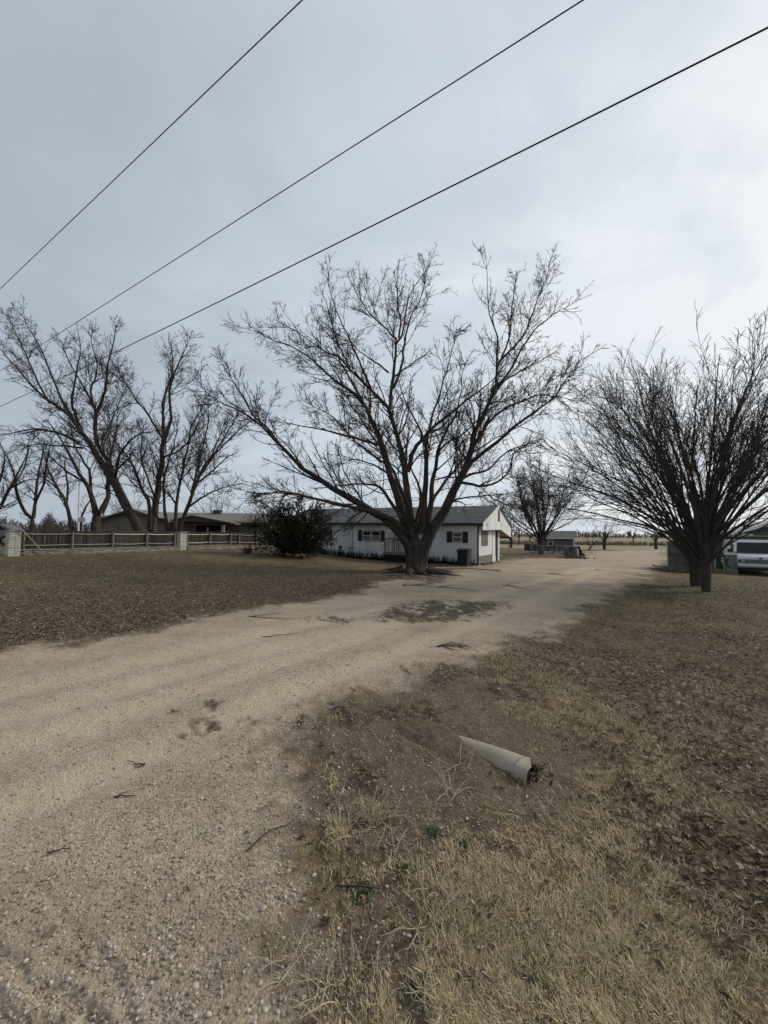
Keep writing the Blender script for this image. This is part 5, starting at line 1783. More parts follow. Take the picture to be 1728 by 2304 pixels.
# rough weeds along the field edge
n = 2600
a = np.radians(rng.uniform(8, 44, n))
d = rng.uniform(76, 86, n)
P = np.c_[d * np.tan(a), d, np.full(n, -.3)]
Q = np.zeros((n, 3, 3)); Q[:, 0] = P
hh = rng.uniform(.3, .9, n)
for s in range(1, 3):
    Q[:, s] = Q[:, s - 1] + np.c_[rng.normal(0, .15, n), rng.normal(0, .15, n), hh / 2]
V, F = tube_arrays(Q, np.tile([.06, .045, .02], (n, 1)), 3)
tag(link('weeds', raw_mesh('weeds', V, F), mat('field_weeds', (.15, .115, .075), .95, .4, .6)), 'brown weeds along the near edge of the open field', 'weeds', kind='stuff')
fb = at(np.array([1452.]), np.array([1207.]), np.array([310.]))[0]
barn = empty('far_barn', (fb[0], fb[1], -.4), math.radians(-35), 'tiny white barn far off across the field by the wood', 'barn')
MB().box(-2.2, 2.2, -1.5, 1.5, 0, 2.0).build('wall', WHITE_TRIM, barn)
MB().prism([(-1.8, 1.95), (0, 2.9), (1.8, 1.95)], 'x', -2.4, 2.4).build('roof', METAL, barn)

# ------------------------------------------------------------------ dark juniper at the corner of the white house
JUN = mat('juniper_needles', (.019, .024, .014), .9, .5, 3, tint=(.03, .024, .017), tint_amt=.5, spec=.15)
jl = at(np.array([658.]), np.array([1258.]), np.array([24.6]))[0]
jl[2] = gz(jl[0], jl[1])
jun = empty('juniper', tuple(jl), 0, 'dense dark evergreen juniper spreading before the left end of the white house', 'shrub')
trunk_flare('trunk', (0, 0, -.2), (.1, 0, .9), .12, .1, 12, 6, BARK_DARK, jun, 4, .3, .05, 2)
ls = []
for i in range(64):
    q = (i + .5) / 64
    az = 2 * math.pi * i * .61803
    ang = math.radians(6 + 80 * q ** .75)
    reach = 2.85 * (1 - .06 * math.cos(az * 3)) * rng.uniform(.82, 1.12)
    p = np.array([.1, 0, .15 + .7 * (1 - q)])
    dv = np.array([math.cos(az) * math.sin(ang), math.sin(az) * math.sin(ang) * .8, math.cos(ang)])
    ln = reach * (1.12 - .12 * q) * (1 + .12 * (dv[2] > .8))
    pts = [p]
    for s in range(1, 9):
        dv = dv + rng.normal(size=3) * .07 + np.array([0, 0, .03 if q > .6 else 0])
        dv /= np.linalg.norm(dv)
        p = p + dv * ln / 8
        p[2] = max(p[2], .12)
        p[2] -= max(0, p[2] - 2.2) * .12
        pts.append(p)
    ls.append((np.array(pts), np.linspace(.035, .012, 9)))
P0 = np.stack([a for a, _ in ls]); R0 = np.stack([b for _, b in ls])
b1 = grow(P0, R0, 6.5, .35, 1.1, .35, 42, 14, .04, .12, 5, .01, t0=.12, rr=.6)
b1[0][..., 2] = np.maximum(b1[0][..., 2], .08)
b2 = grow(b1[0], b1[1], 12.0, .16, .42, .5, 42, 14, .03, .12, 2, .02, t0=.1, rr=1.2, taper=.5)
b3 = grow(b2[0], b2[1], 10, .07, .16, .5, 48, 14, .03, .12, 2, .018, t0=.05, rr=1.2, taper=.5)
crown_from([(P0, R0, 4), (b1[0], b1[1], 3)], 'branches', BARK_DARK, jun)
crown_from([(b2[0], np.maximum(b2[1], .017), 3), (b3[0], np.maximum(b3[1], .015), 3)], 'foliage', JUN, jun)

# small reddish dead bush beside the juniper
dl = gp(560, 1246)
P = np.zeros((46, 4, 3))
for s in range(1, 4):
    P[:, s] = P[:, s - 1] + np.c_[rng.normal(0, .14, 46), rng.normal(0, .14, 46), rng.uniform(.08, .16, 46)]
q2 = grow(P, np.full((46, 4), .012), 8, .08, .3, .5, 45, 15, .1, .2, 3, .01, t0=.2)
V, F = merge([tube_arrays(P, np.full((46, 4), .012), 3), tube_arrays(q2[0], q2[1], 3)])
o = link('dead_bush', raw_mesh('dead_bush', V, F), mat('russet_stems', (.15, .085, .055), .9, .3, 5))
o.location = dl
tag(o, 'small russet dead bush between fence end and juniper', 'bush')

# ------------------------------------------------------------------ culvert pipe half buried in the dirt
PIPE = mat('dull_galvanised_pipe', (.315, .272, .208), .8, .16, 9, bump=.35, bscale=60, tint=(.21, .16, .11), tint_amt=.75, metal=.0)
PIPE_IN = mat('dark_pipe_inside', (.035, .028, .022), .95, .4, 12)  # inside coloured far darker than the outer wall
m0, m1 = gp(1188, 1736), gp(990, 1636)
m0z = relief(np.array([m0[0]]), np.array([m0[1]]))[0]
m1z = relief(np.array([m1[0]]), np.array([m1[1]]))[0]
A = Vector((m0[0], m0[1], m0z - .026))
B = Vector((m1[0], m1[1], m1z - .150))
cul = empty('culvert_pipe', tuple(A), 0, 'dented grey metal culvert pipe end sticking out of the dirt beside the driveway', 'culvert pipe')
ax = (B - A).normalized()
sd = ax.cross(Vector((0, 0, 1))).normalized()
upv = sd.cross(ax).normalized()
RP = .120
kk, nn = 40, 46
Vv, Qv = [], []
Lp = (B - A).length + .35
rs = np.random.default_rng(4)
jag = np.interp(np.arange(kk), np.arange(0, kk + 4, 4), rs.uniform(-.012, .012, kk // 4 + 1))
for lay, off in ((0, 0.0), (1, -.006)):
    for i in range(nn):
        s = Lp * (i / (nn - 1)) ** 1.25
        for j in range(kk):
            a_ = 2 * math.pi * j / kk
            ca, sa = math.cos(a_), math.sin(a_)
            r = RP + off + .0012 * math.cos(s * 2 * math.pi / .068) * (1 if lay == 0 else .6)
            # crushed lip: the roof of the mouth is pressed down and the side flap leans out
            lip = math.exp(-(s / .12) ** 2)
            x_ = ca * r * (1 + .07 * lip)
            z_ = sa * r * (1 - .16 * lip * max(0, sa)) + .010 * lip * math.sin(3 * a_)
            s2 = s + (jag[j] + .075 * (-sa) * .5 + .05 * ca) * lip
            p = ax * s2 + sd * x_ + upv * z_
            Vv.append(tuple(p))
    o_ = lay * nn * kk
    for i in range(nn - 1):
        for j in range(kk):
            f = (o_ + i * kk + j, o_ + i * kk + (j + 1) % kk, o_ + (i + 1) * kk + (j + 1) % kk, o_ + (i + 1) * kk + j)
            Qv.append(f if lay == 0 else f[::-1])
nshell = nn * kk
outer = raw_mesh('pipe_wall', np.array(Vv[:nshell]), np.array(Qv[:(nn - 1) * kk]), None, True)
link('pipe_wall', outer, PIPE, cul)
inner_q = np.array(Qv[(nn - 1) * kk:]) - nshell
link('pipe_lining', raw_mesh('pipe_lining', np.array(Vv[nshell:]), inner_q, None, True), PIPE_IN, cul)
rim = np.array(Vv[:kk] + Vv[nshell:nshell + kk])
link('rim', raw_mesh('rim', rim, [(j, (j + 1) % kk, kk + (j + 1) % kk, kk + j) for j in range(kk)]), PIPE, cul)
# rivets round the last seam
for k in range(11):
    a_ = math.radians(15 + k * 15)
    p = ax * .045 + sd * math.cos(a_) * RP * 1.05 + upv * math.sin(a_) * RP * (1 - .10 * math.sin(a_))
    b = MB().tube([p - (sd * math.cos(a_) + upv * math.sin(a_)) * .001, p + (sd * math.cos(a_) + upv * math.sin(a_)) * .005], [.007, .0045], 8).build('rivet', PIPE, cul)
# dark leaves lying in the mouth
n = 110
u_ = rng.normal(0, 1, (n, 2))
P = np.c_[A.x - ax.x * (.05 + np.abs(u_[:, 0]) * .05) + sd.x * u_[:, 1] * .065 + ax.x * rng.uniform(0, .14, n),
          A.y - ax.y * (.05 + np.abs(u_[:, 0]) * .05) + sd.y * u_[:, 1] * .065 + ax.y * rng.uniform(0, .14, n), np.zeros(n)]
P[:, 2] = relief(P[:, 0], P[:, 1]) + rng.uniform(.003, .03, n)
s_ = rng.uniform(.025, .055, n)
o = scatter_mesh('dead_leaves', LEAFV, LEAFF, P, rot_from(rng.uniform(0, 6.28, n), rng.normal(0, .5, n), rng.normal(0, .5, n)), np.c_[s_, s_ * .8, s_ * 1.5], pick(n, [(5, (.035, .027, .022)), (3, (.07, .052, .04)), (1, (.22, .17, .12))]), LEAF_MAT)
tag(o, 'dark wet leaves caught in the mouth of the culvert pipe', 'leaf litter', kind='stuff')
# banked soil against the pipe
n = 26
for_soil = MB()
mv, mf = [], []
gsz = 34
for i in range(gsz):
    for j in range(gsz):
        u, v = i / (gsz - 1) * 2 - 1, j / (gsz - 1) * 2 - 1
        c_ = A + ax * (.62 + u * .60) - sd * .17 + sd * (v * .24)
        g_ = relief(np.array([c_.x]), np.array([c_.y]))[0]
        w_ = max(0, 1 - u * u) * max(0, 1 - v * v)
        mv.append((c_.x, c_.y, g_ - .02 + .085 * w_ * (.35 + .65 * sstep(-.9, .6, np.array([u]))[0]) * (.8 + .5 * vnoise(np.array([i * .37]), np.array([j * .37]), 5)[0])))
for i in range(gsz - 1):
    for j in range(gsz - 1):
        mf.append((i * gsz + j, i * gsz + j + 1, (i + 1) * gsz + j + 1, (i + 1) * gsz + j))
sm = raw_mesh('soil_bank', np.array(mv), np.array(mf)[:, ::-1] if True else mf, None, True)
for nm_ in ('cover', 'cover2'):
    at_ = sm.attributes.new(nm_, 'FLOAT_COLOR', 'POINT')
    cc = np.tile([.0, 1, 0, 1] if nm_ == 'cover' else [0, .35, 0, 1], (len(mv), 1))
    at_.data.foreach_set('color', cc.astype(np.float32).ravel())
tag(link('soil_bank', sm, GROUND_MAT), kind='structure')

# ------------------------------------------------------------------ white van with a roof rack
VAN_W = mat('white_van_paint', (.60, .61, .62), .35, .05, 2, tint=(.42, .42, .40), tint_amt=.5, spec=.5)
CHROME = mat('dull_chrome', (.40, .41, .42), .3, .1, 8, metal=.9)
VGLASS = mat('van_glass', (.010, .013, .014), .18, .5, 6, spec=.22)
RUBBER = mat('tyre_rubber', (.014, .014, .014), .9, .3, 10)
LAMP = mat('headlight_glass', (.33, .34, .35), .2, .15, 10, spec=.6)
AMBER = mat('amber_lens', (.28, .10, .02), .3, .2, 10)
PVC = mat('white_plastic_tube', (.62, .63, .60), .5, .06, 5)
v0 = at(np.array([1713.]), np.array([1298.]), np.array([22.3]))[0]
v0[2] = gz(v0[0], v0[1])
van = empty('white_van', tuple(v0), math.radians(-32), 'white van with a ladder rack parked nose out before the green garage', 'van')
prof = [(.02, .48), (0, .62), (.0, .98), (.06, 1.10), (.72, 1.24), (1.36, 1.93), (1.62, 2.03), (5.3, 2.06), (5.42, 1.9), (5.45, .5), (4.9, .38), (.4, .36)]


def vw(z):
    return 1.0 if z < 1.2 else 1.0 - (z - 1.2) / .85 * .15


m = MB()
n = len(prof)
m.v = [(-vw(z), y, z) for y, z in prof] + [(vw(z), y, z) for y, z in prof]
m.f = [tuple(range(n)), tuple(range(n, 2 * n))[::-1]] + [(i, (i + 1) % n, n + (i + 1) % n, n + i) for i in range(n)]
me = m.mesh('body')
bm = bmesh.new(); bm.from_mesh(me)
bmesh.ops.bevel(bm, geom=[e_ for e_ in bm.edges], offset=.045, segments=2, affect='EDGES', profile=.6, clamp_overlap=True)
bm.to_mesh(me); bm.free()
me.polygons.foreach_set('use_smooth', np.ones(len(me.polygons), bool))
me.set_sharp_from_angle(angle=math.radians(40))
vb = link('body', me, VAN_W, van)


def wsp(s, t):
    """a point on the windscreen plane: s across (-1..1), t up (0..1), slightly proud"""
    y, z = .745 + (1.345 - .745) * t, 1.262 + (1.91 - 1.262) * t
    w = vw(z) - .09 - .02 * t
    return (s * w, y - .035, z + .012)


wsh = MB().add([wsp(-1, .04), wsp(1, .04), wsp(.97, .97), wsp(-.97, .97)], [(0, 1, 2, 3)])
k = [tuple(np.array(p) + np.array([0, .02, -.02])) for p in wsh.v]
wsh.add(k, [(3, 2, 1, 0)]); wsh.f += [(i, (i + 1) % 4, 4 + (i + 1) % 4, 4 + i)[::-1] for i in range(4)]
wsh.build('windscreen', VGLASS, van)
for s_ in (-1, 1):
    w_ = MB()
    w_.bar(np.array(wsp(.05 + .0 * s_ - .4, .04)) if s_ < 0 else np.array(wsp(.55, .04)), np.array(wsp(-.85, .16)) if s_ < 0 else np.array(wsp(0.02, .2)), .02, .02)
    w_.build('wiper', BLACK_PLASTIC, van)
MB().box(-.93, .93, .68, .74, 1.235, 1.262).build('cowl', BLACK_PLASTIC, van)
gr_ = MB().box(-.62, .62, -.03, .01, .70, .90).build('grille', BLACK_PLASTIC, van)
for k in range(3):
    MB().box(-.60, .60, -.045, -.03, .722 + k * .06, .742 + k * .06).build('bar', CHROME, gr_)
MB().box(-.97, .97, -.022, -.001, .925, .945).build('grille_trim', CHROME, van)
for s_ in (-1, 1):
    hl = MB().box(min(s_ * .64, s_ * .92), max(s_ * .64, s_ * .92), -.03, .01, .71, .89).build('headlight', BLACK_PLASTIC, van)
    MB().box(min(s_ * .67, s_ * .86), max(s_ * .67, s_ * .86), -.045, -.03, .745, .865).build('lens', LAMP, hl)
    MB().box(min(s_ * .93, s_ * .985), max(s_ * .93, s_ * .985), -.02, .06, .72, .88).build('indicator', AMBER, van)
    mi = MB().box(min(s_ * 1.03, s_ * 1.27), max(s_ * 1.03, s_ * 1.27), .86, 1.0, 1.28, 1.50)
    mi.bar((s_ * .95, .95, 1.32), (s_ * 1.1, .93, 1.36), .03).build('mirror', BLACK_PLASTIC, van)
    MB().prism([(1.0, 1.30), (1.9, 1.30), (1.9, 1.82), (1.42, 1.82)], 'x', s_ * .955 - .012, s_ * .955 + .012).build('side_window', VGLASS, van)
    for yy in (.92, 4.35):
        wh = MB().tube([(s_ * .72, yy, .36), (s_ * .76, yy, .36), (s_ * .95, yy, .36), (s_ * .985, yy, .36)], [.33, .36, .36, .33], 24).build('wheel', RUBBER, van, True)
        MB().tube([(s_ * .975, yy, .36), (s_ * 1.0, yy, .36)], [.21, .19], 18).build('rim', CHROME, wh)
MB().tube([(-.12, -.012, 1.01), (-.02, -.018, 1.01)], .001, 4)
lg = MB()
n = 18
lg.add([(.095 * math.cos(2 * math.pi * i / n), -.026, 1.0 + .04 * math.sin(2 * math.pi * i / n)) for i in range(n)] + [(.095 * math.cos(2 * math.pi * i / n), -.002, 1.0 + .04 * math.sin(2 * math.pi * i / n)) for i in range(n)],
       [tuple(range(n)), tuple(range(n, 2 * n))[::-1]] + [(i, (i + 1) % n, n + (i + 1) % n, n + i) for i in range(n)])
lg.build('badge', mat('blue_oval_badge', (.02, .035, .08), .4, .1, 5), van)
MB().prism([(-.10, .44), (-.12, .5), (-.12, .58), (-.09, .63), (.0, .63), (.0, .44)], 'x', -1.0, 1.0).build('bumper', CHROME, van)
MB().box(-.9, .9, .0, .1, .30, .43).build('air_dam', BLACK_PLASTIC, van)
rk = MB()
for yy in (1.75, 3.2, 4.8):
    rk.bar((-1.0, yy, 2.22), (1.0, yy, 2.22), .05)
    for s_ in (-1, 1):
        rk.bar((s_ * .84, yy, 2.04), (s_ * .92, yy, 2.22), .045)
        rk.bar((s_ * .95, yy, 2.22), (s_ * .95, yy, 2.38), .045)
rk.build('roof_rack', BLACK_PLASTIC, van)
lad = empty('ladder', tuple(np.array(v0) + np.array(Matrix.Rotation(math.radians(-32), 3, 'Z') @ Vector((0, 0, 2.25)))), math.radians(-32), 'pale ladder lying crosswise on the rack of the white van', 'ladder')
MB().bar((-.95, 1.62, .04), (.98, 1.62, .04), .05, .09).build('rail', SOFFIT, lad)
MB().bar((-.95, 2.0, .04), (.98, 2.0, .04), .05, .09).build('rail', SOFFIT, lad)
for k in range(7):
    MB().bar((-.8 + k * .27, 1.64, .05), (-.8 + k * .27, 1.98, .05), .03).build('rung', METAL, lad)
pv = MB().tube([(-.42, 1.72, .13), (.05, 1.55, .105)], .045, 10).build('plastic_tube', PVC)
pv.matrix_world = lad.matrix_world.copy() if False else Matrix.Translation(lad.location) @ Matrix.Rotation(math.radians(-32), 4, 'Z')
tag(pv, 'short white plastic tube lying on top of the van rack', 'tube')

# ------------------------------------------------------------------ things beside the van
c0 = gp(1645, 1281)
cab = empty('metal_cabinet', tuple(at(np.array([1631.]), np.array([1280.]), np.array([23.3]))[0]), math.radians(-34), 'grey sheet metal cabinet standing beside the white van', 'cabinet')
cab.location.z = gz(cab.location.x, cab.location.y)
GALV = mat('dull_grey_sheet', (.19, .195, .195), .6, .2, 3, tint=(.12, .115, .10), tint_amt=.5)
MB().box(0.02, .60, 0, .6, .0, 1.12).build('body', GALV, cab)
MB().box(.06, .56, -.02, .0, .08, 1.05).build('door', GALV, cab)
MB().box(0, .62, -.03, .63, 1.122, 1.17).build('top', PVC, cab)
for x_ in (.30, .39, .47, .55):
    MB().tube([(x_, .2, 1.17), (x_, .2, 1.33 + .05 * (x_ == .5))], .022, 8).build('pipe_stub', GALV, cab)
MB().tube([(.2, -.05, .92), (.08, -.06, .75), (.10, -.06, .5), (.22, -.05, .35)], .028, 8).build('hose', BLACK_PLASTIC, cab)
MB().bar((-.06, -.05, 0), (-.06, -.05, .95), .05).build('post', SOFFIT, cab)
lb = gp(1629, 1284)
lt = at(np.array([1607.]), np.array([1238.]), np.array([23.6]))[0]
ld = empty('ladder', tuple(lb), 0, 'black ladder leaning against the right end of the panel shed', 'ladder')
for o_ in (Vector((0, 0, 0)), Vector((.26, -.16, 0))):
    MB().bar(o_, Vector(lt) - Vector(lb) + o_, .06, .07).build('rail', BLACK_PLASTIC, ld)
for k in range(1, 7):
    p = (Vector(lt) - Vector(lb)) * (k / 7)
    MB().bar(p, p + Vector((.26, -.16, 0)), .035).build('rung', BLACK_PLASTIC, ld)
# pale boards on the ground between shed and garage
for i, (px, py, an) in enumerate([(1612, 1274, .2), (1618, 1279, -.1)]):
    p = gp(px, py)
    o = MB().box(-.35, .35, -.09, .09, .0, .04).build('loose_board', WHITE_TRIM)
    o.location = (p[0], p[1], p[2] + .02 + .05 * (1 - i)); o.rotation_euler = (0, .05, an)
    tag(o, ['pale loose board on the ground nearest the green garage corner', 'pale loose board on the ground nearest the foot of the black ladder'][i], 'board', 'loose boards beside the shed')
# brush heap in front of the panel shed
bp = gp(1535, 1288)
P = np.zeros((170, 3, 3))
P[:, 0] = np.c_[rng.normal(0, .8, 170).clip(-1.5, 1.5), rng.normal(0, .4, 170).clip(-.8, .8), np.abs(rng.normal(.08, .10, 170))]
for s in range(1, 3):
    P[:, s] = P[:, s - 1] + np.c_[rng.normal(0, .25, 170), rng.normal(0, .25, 170), rng.normal(.02, .05, 170)]
q2 = grow(P, np.full((170, 3), .014), 6, .1, .4, .5, 40, 15, .02, .2, 3, .009, t0=.1)
V, F = merge([tube_arrays(P, np.full((170, 3), .014), 3), tube_arrays(q2[0], q2[1], 3)])
o = link('brush_heap', raw_mesh('brush_heap', V, F), mat('cut_brush', (.10, .085, .07), .95, .3, 5))
o.location = bp
tag(o, 'heap of cut brush lying in front of the panel shed', 'brush heap')

# ------------------------------------------------------------------ wheeled bin, rocks and slab by the white house
bn = at(np.array([1045.]), np.array([1272.]), np.array([23.2]))[0]
bn[2] = gz(bn[0], bn[1])
can = empty('wheeled_bin', tuple(bn), RZ_H, 'black wheeled rubbish bin standing at the white house corner', 'bin')
me = MB().mesh('x') if False else None
bmx = MB()
bmx.add([(-.27, -.30, .06), (.27, -.30, .06), (.27, .27, .06), (-.27, .27, .06), (-.33, -.37, .92), (.33, -.37, .92), (.33, .34, .92), (-.33, .34, .92)], [(3, 2, 1, 0), (4, 5, 6, 7), (0, 1, 5, 4), (1, 2, 6, 5), (2, 3, 7, 6), (3, 0, 4, 7)])
bmx.build('body', BLACK_PLASTIC, can)
MB().box(-.36, .36, -.40, .36, .89, .94).build('rim', BLACK_PLASTIC, can)
MB().prism([(-.40, .945), (-.38, 1.0), (.1, 1.06), (.38, 1.0), (.38, .945)], 'x', -.36, .36).build('lid', BLACK_PLASTIC, can)
MB().tube([(-.28, .46, .96), (.28, .46, .96)], .018, 8).bar((-.28, .34, .96), (-.28, .46, .96), .03).bar((.28, .34, .96), (.28, .46, .96), .03).build('handle', BLACK_PLASTIC, can)
for s_ in (-1, 1):
    MB().tube([(s_ * .25, .29, .13), (s_ * .31, .29, .13)], .13, 16).build('wheel', RUBBER, can)
rock_labels = ['rough pale rock at the foot of the house end skirting, nearest the corner', 'flat brown rock second from the house corner by the end skirting', 'round dark rock in the middle of the row by the end skirting',
               'blocky grey rock fourth along the end skirting', 'small rock lying farthest along the end skirting near the entry']
for i, (px, py) in enumerate([(1086, 1271), (1091, 1272), (1096, 1270), (1101, 1270), (1106, 1268)]):
    p = gp(px, py)
    sV = ICO * (1 + rng.uniform(-.2, .2, (12, 1))) * np.array([.15, .12, .10])
    o = link('rock', raw_mesh('rock', sV, None, ICOF), mat('field_rock', (.17, .135, .105), .9, .4, 8))
    o.location = (p[0], p[1], p[2] + .05); o.rotation_euler = (0, 0, i)
    tag(o, rock_labels[i], 'rock', 'rocks by the house end')
pth = [gp(px, py) for px, py in ((960, 1280), (1030, 1278.5), (1080, 1281), (1128, 1284))]
m = MB()
for a, b in zip(pth[:-1], pth[1:]):
    m.bar(Vector(a) + Vector((0, 0, .03)), Vector(b) + Vector((0, 0, .03)), .32, .06)
tag(m.build('path', mat('pale_concrete_edging', (.33, .29, .23), .9, .2, 5)), kind='structure')

# ------------------------------------------------------------------ wire fence and clutter by the grey shed
wf0 = at(np.array([1145.]), np.array([1247.]), np.array([36.5]))[0]
wf1 = at(np.array([1298.]), np.array([1251.]), np.array([35.0]))[0]
wf = empty('wire_fence', (wf0[0], wf0[1], gz(wf0[0], wf0[1])), 0, 'chain link fence with a pale top rail before the grey shed', 'fence')
W0 = Vector(wf.location)


def wpt(q):
    x, y = wf0[0] + (wf1[0] - wf0[0]) * q, wf0[1] + (wf1[1] - wf0[1]) * q
    return Vector((x, y, gz(x, y))) - W0


wh_ = .98
for q in (0, .33, .715, 1.0):
    p = wpt(q)
    MB().tube([p - Vector((0, 0, .1)), p + Vector((0, 0, wh_ + .03))], .032, 8).build('post', METAL, wf)
MB().tube([wpt(.0) + Vector((0, 0, wh_ - .06)), wpt(.33) + Vector((0, 0, wh_ - .1))], .012, 6).build('wire', METAL, wf)
MB().tube([wpt(.31) + Vector((0, 0, wh_)), wpt(.66) + Vector((0, 0, wh_ - .03)), wpt(1) + Vector((0, 0, wh_))], .028, 8).build('top_rail', METAL, wf)
cl = MB()
for i in range(70):
    q = .33 + .67 * i / 70
    for s_ in (1, -1):
        a, b = wpt(q), wpt(min(1, max(.33, q + s_ * .14)))
        cl.bar(a + Vector((0, 0, .03)), b + Vector((0, 0, wh_ - .03)), .005)
o = cl.build('wire_mesh', METAL, wf)
o['kind'] = 'stuff'


def wheel(parent, c, r, axis=(0, 1, 0)):
    ax_ = Vector(axis)
    w = MB()
    n = 20
    u = ax_.orthogonal().normalized(); v = ax_.cross(u)
    ring = [Vector(c) + (u * math.cos(2 * math.pi * i / n) + v * math.sin(2 * math.pi * i / n)) * r for i in range(n)]
    for i in range(n):
        w.bar(ring[i], ring[(i + 1) % n], .07, .07)
    o = w.build('wheel', RUBBER, parent)
    s = MB()
    for i in range(0, n, 4):
        s.bar(Vector(c), ring[i], .03)
    s.build('spokes', METAL, o)


cart_loc = gp(1262, 1248)
cart = empty('garden_cart', (cart_loc[0], cart_loc[1] + 1.2, gz(cart_loc[0], cart_loc[1] + 1.2)), .1, 'old garden cart with two spoked wheels behind the wire fence', 'cart')
wheel(cart, (-.55, -.2, .32), .30)
wheel(cart, (.55, -.3, .42), .40)
MB().box(-1.0, .9, 0, .8, .4, .9).build('bed', SKIRT_BLACK, cart)
MB().bar((.8, .4, .6), (1.5, .3, .75), .06).build('shaft', BARK_DARK, cart)
jk = gp(1228, 1249)
crate = empty('utility_trailer', (jk[0], jk[1] + 2.2, gz(jk[0], jk[1] + 2.2)), 0, 'low dark wooden trailer box left of the garden cart', 'trailer')
MB().box(-.9, 1.0, 0, 1.0, .3, .95).build('box', SKIRT_BLACK, crate)
MB().box(-.9, 1.0, -.03, 0, .5, .56).build('rail', GREY_BOARD, crate)
wheel(crate, (-.4, -.08, .25), .22)
tp = gp(1304, 1252)
tarp = empty('tarp_heap', tuple(tp), 0, 'dark tarp draped over a frame at the end of the wire fence', 'tarp')
TARP = mat('dark_purple_tarp', (.030, .024, .028), .75, .35, 4)
m = MB()
m.prism([(-.55, 0), (-.42, .86), (-.05, .95), (.05, .90), (.28, .35), (.62, .02)], 'y', .0, .9)
me = m.mesh('cover')
bm = bmesh.new(); bm.from_mesh(me)
bmesh.ops.subdivide_edges(bm, edges=bm.edges, cuts=3, use_grid_fill=True)
for v_ in bm.verts:
    v_.co += Vector((random.uniform(-.04, .04), random.uniform(-.05, .05), random.uniform(-.02, .02)))
bm.to_mesh(me); bm.free()
link('cover', me, TARP, tarp)
MB().bar((-.14, -.06, 0), (-.20, -.06, .72), .1, .05).build('board', WHITE_TRIM, tarp)
tp2 = gp(1283, 1251)
st = MB().tube([(0, 0, 0), (0, 0, .85)], [.34, .30], 14).build('stump', mat('red_brown_stump', (.075, .042, .036), .9, .3, 5))
st.location = (tp2[0], tp2[1] + .6, gz(tp2[0], tp2[1] + .6) - .02)
tag(st, 'reddish brown stump standing between the cart and the tarp', 'stump')
rb = gp(1290, 1256)
n = 190
P = np.c_[rng.normal(0, .62, n), rng.normal(0, .35, n), np.zeros(n)]
P[:, 2] = np.maximum(0, .42 * np.exp(-(P[:, 0] ** 2 / .45 + P[:, 1] ** 2 / .2)) * rng.random(n)) + .03
s_ = rng.uniform(.05, .12, n)
o = scatter_mesh('rubble', ICO, ICOF, P, rot_from(rng.uniform(0, 6.28, n), rng.normal(0, .5, n), rng.normal(0, .5, n)), np.c_[s_, s_ * .8, s_ * .6], pick(n, [(4, (.13, .085, .07)), (2, (.19, .14, .115)), (1, (.28, .24, .2))]), STONE_MAT)
o.location = rb
tag(o, 'low mound of reddish brick rubble before the wire fence end', 'rubble', kind='stuff')
pb = gp(1126, 1252)
o = link('plastic_bag', raw_mesh('plastic_bag', ICO * (1 + rng.uniform(-.3, .3, (12, 1))) * np.array([.2, .12, .1]), None, ICOF), PVC)
o.location = (pb[0], pb[1], pb[2] + .05)
tag(o, 'small white plastic bag on the gravel past the white house entry', 'bag')

# ------------------------------------------------------------------ pole, backboard, mast, guy wire and overhead lines
pp = at(np.array([177.]), np.array([1200.]), np.array([32.]))[0]
pp[2] = gz(pp[0], pp[1])
top = at(np.array([179.]), np.array([1078.]), np.array([32.]))[0]
pole = empty('white_pole', tuple(pp), 0, 'slim tall white pole beside the backboard behind the picket fence', 'pole')
MB().tube([(0, 0, -.2), tuple(Vector(top) - Vector(pp))], [.065, .05], 10).build('shaft', WHITE_TRIM, pole)
MB().tube([tuple(Vector(top) - Vector(pp)), tuple(Vector(top) - Vector(pp) + Vector((0, 0, .08)))], [.07, .04], 10).build('cap', WHITE_TRIM, pole)
bb = at(np.array([176.]), np.array([1200.]), np.array([31.2]))[0]
bb[2] = gz(bb[0], bb[1])
hoop = empty('basketball_hoop', tuple(bb), 0, 'basketball backboard with rounded top on a dark post by the white pole', 'basketball hoop')
bz = at(np.array([184.]), np.array([1169.]), np.array([31.2]))[0]
cz, cxx = bz[2] - bb[2], bz[0] - bb[0]
MB().tube([(0, .3, -.2), (0, .3, cz - .1), (cxx * .8, .12, cz)], .05, 10).build('post', SKIRT_BLACK, hoop)
out = [(cxx - .26, cz - .2), (cxx + .26, cz - .2), (cxx + .30, cz + .02), (cxx + .22, cz + .18), (cxx, cz + .24), (cxx - .22, cz + .18), (cxx - .30, cz + .02)]
MB().prism(out, 'y', .0, .04).build('backboard', PVC, hoop)
m = MB()
for i in range(14):
    a, b = 2 * math.pi * i / 14, 2 * math.pi * (i + 1) / 14
    m.bar((cxx + .16 * math.cos(a), -.2 + .16 * math.sin(a), cz - .14), (cxx + .16 * math.cos(b), -.2 + .16 * math.sin(b), cz - .14), .02)
m.build('rim', DARK_FRAME, hoop)
mp0 = HF.M @ Vector((fx(976, 1150), 4.2, 3.4))
mt = at(np.array([977.]), np.array([1066.]), np.array([mp0.y]))[0]
o = MB().tube([(0, 0, 0), (0, 0, mt[2] - mp0.z)], .028, 6).build('antenna_mast', METAL)
o.location = mp0
tag(o, 'thin metal antenna mast on the white house roof behind the forked trunk', 'antenna')

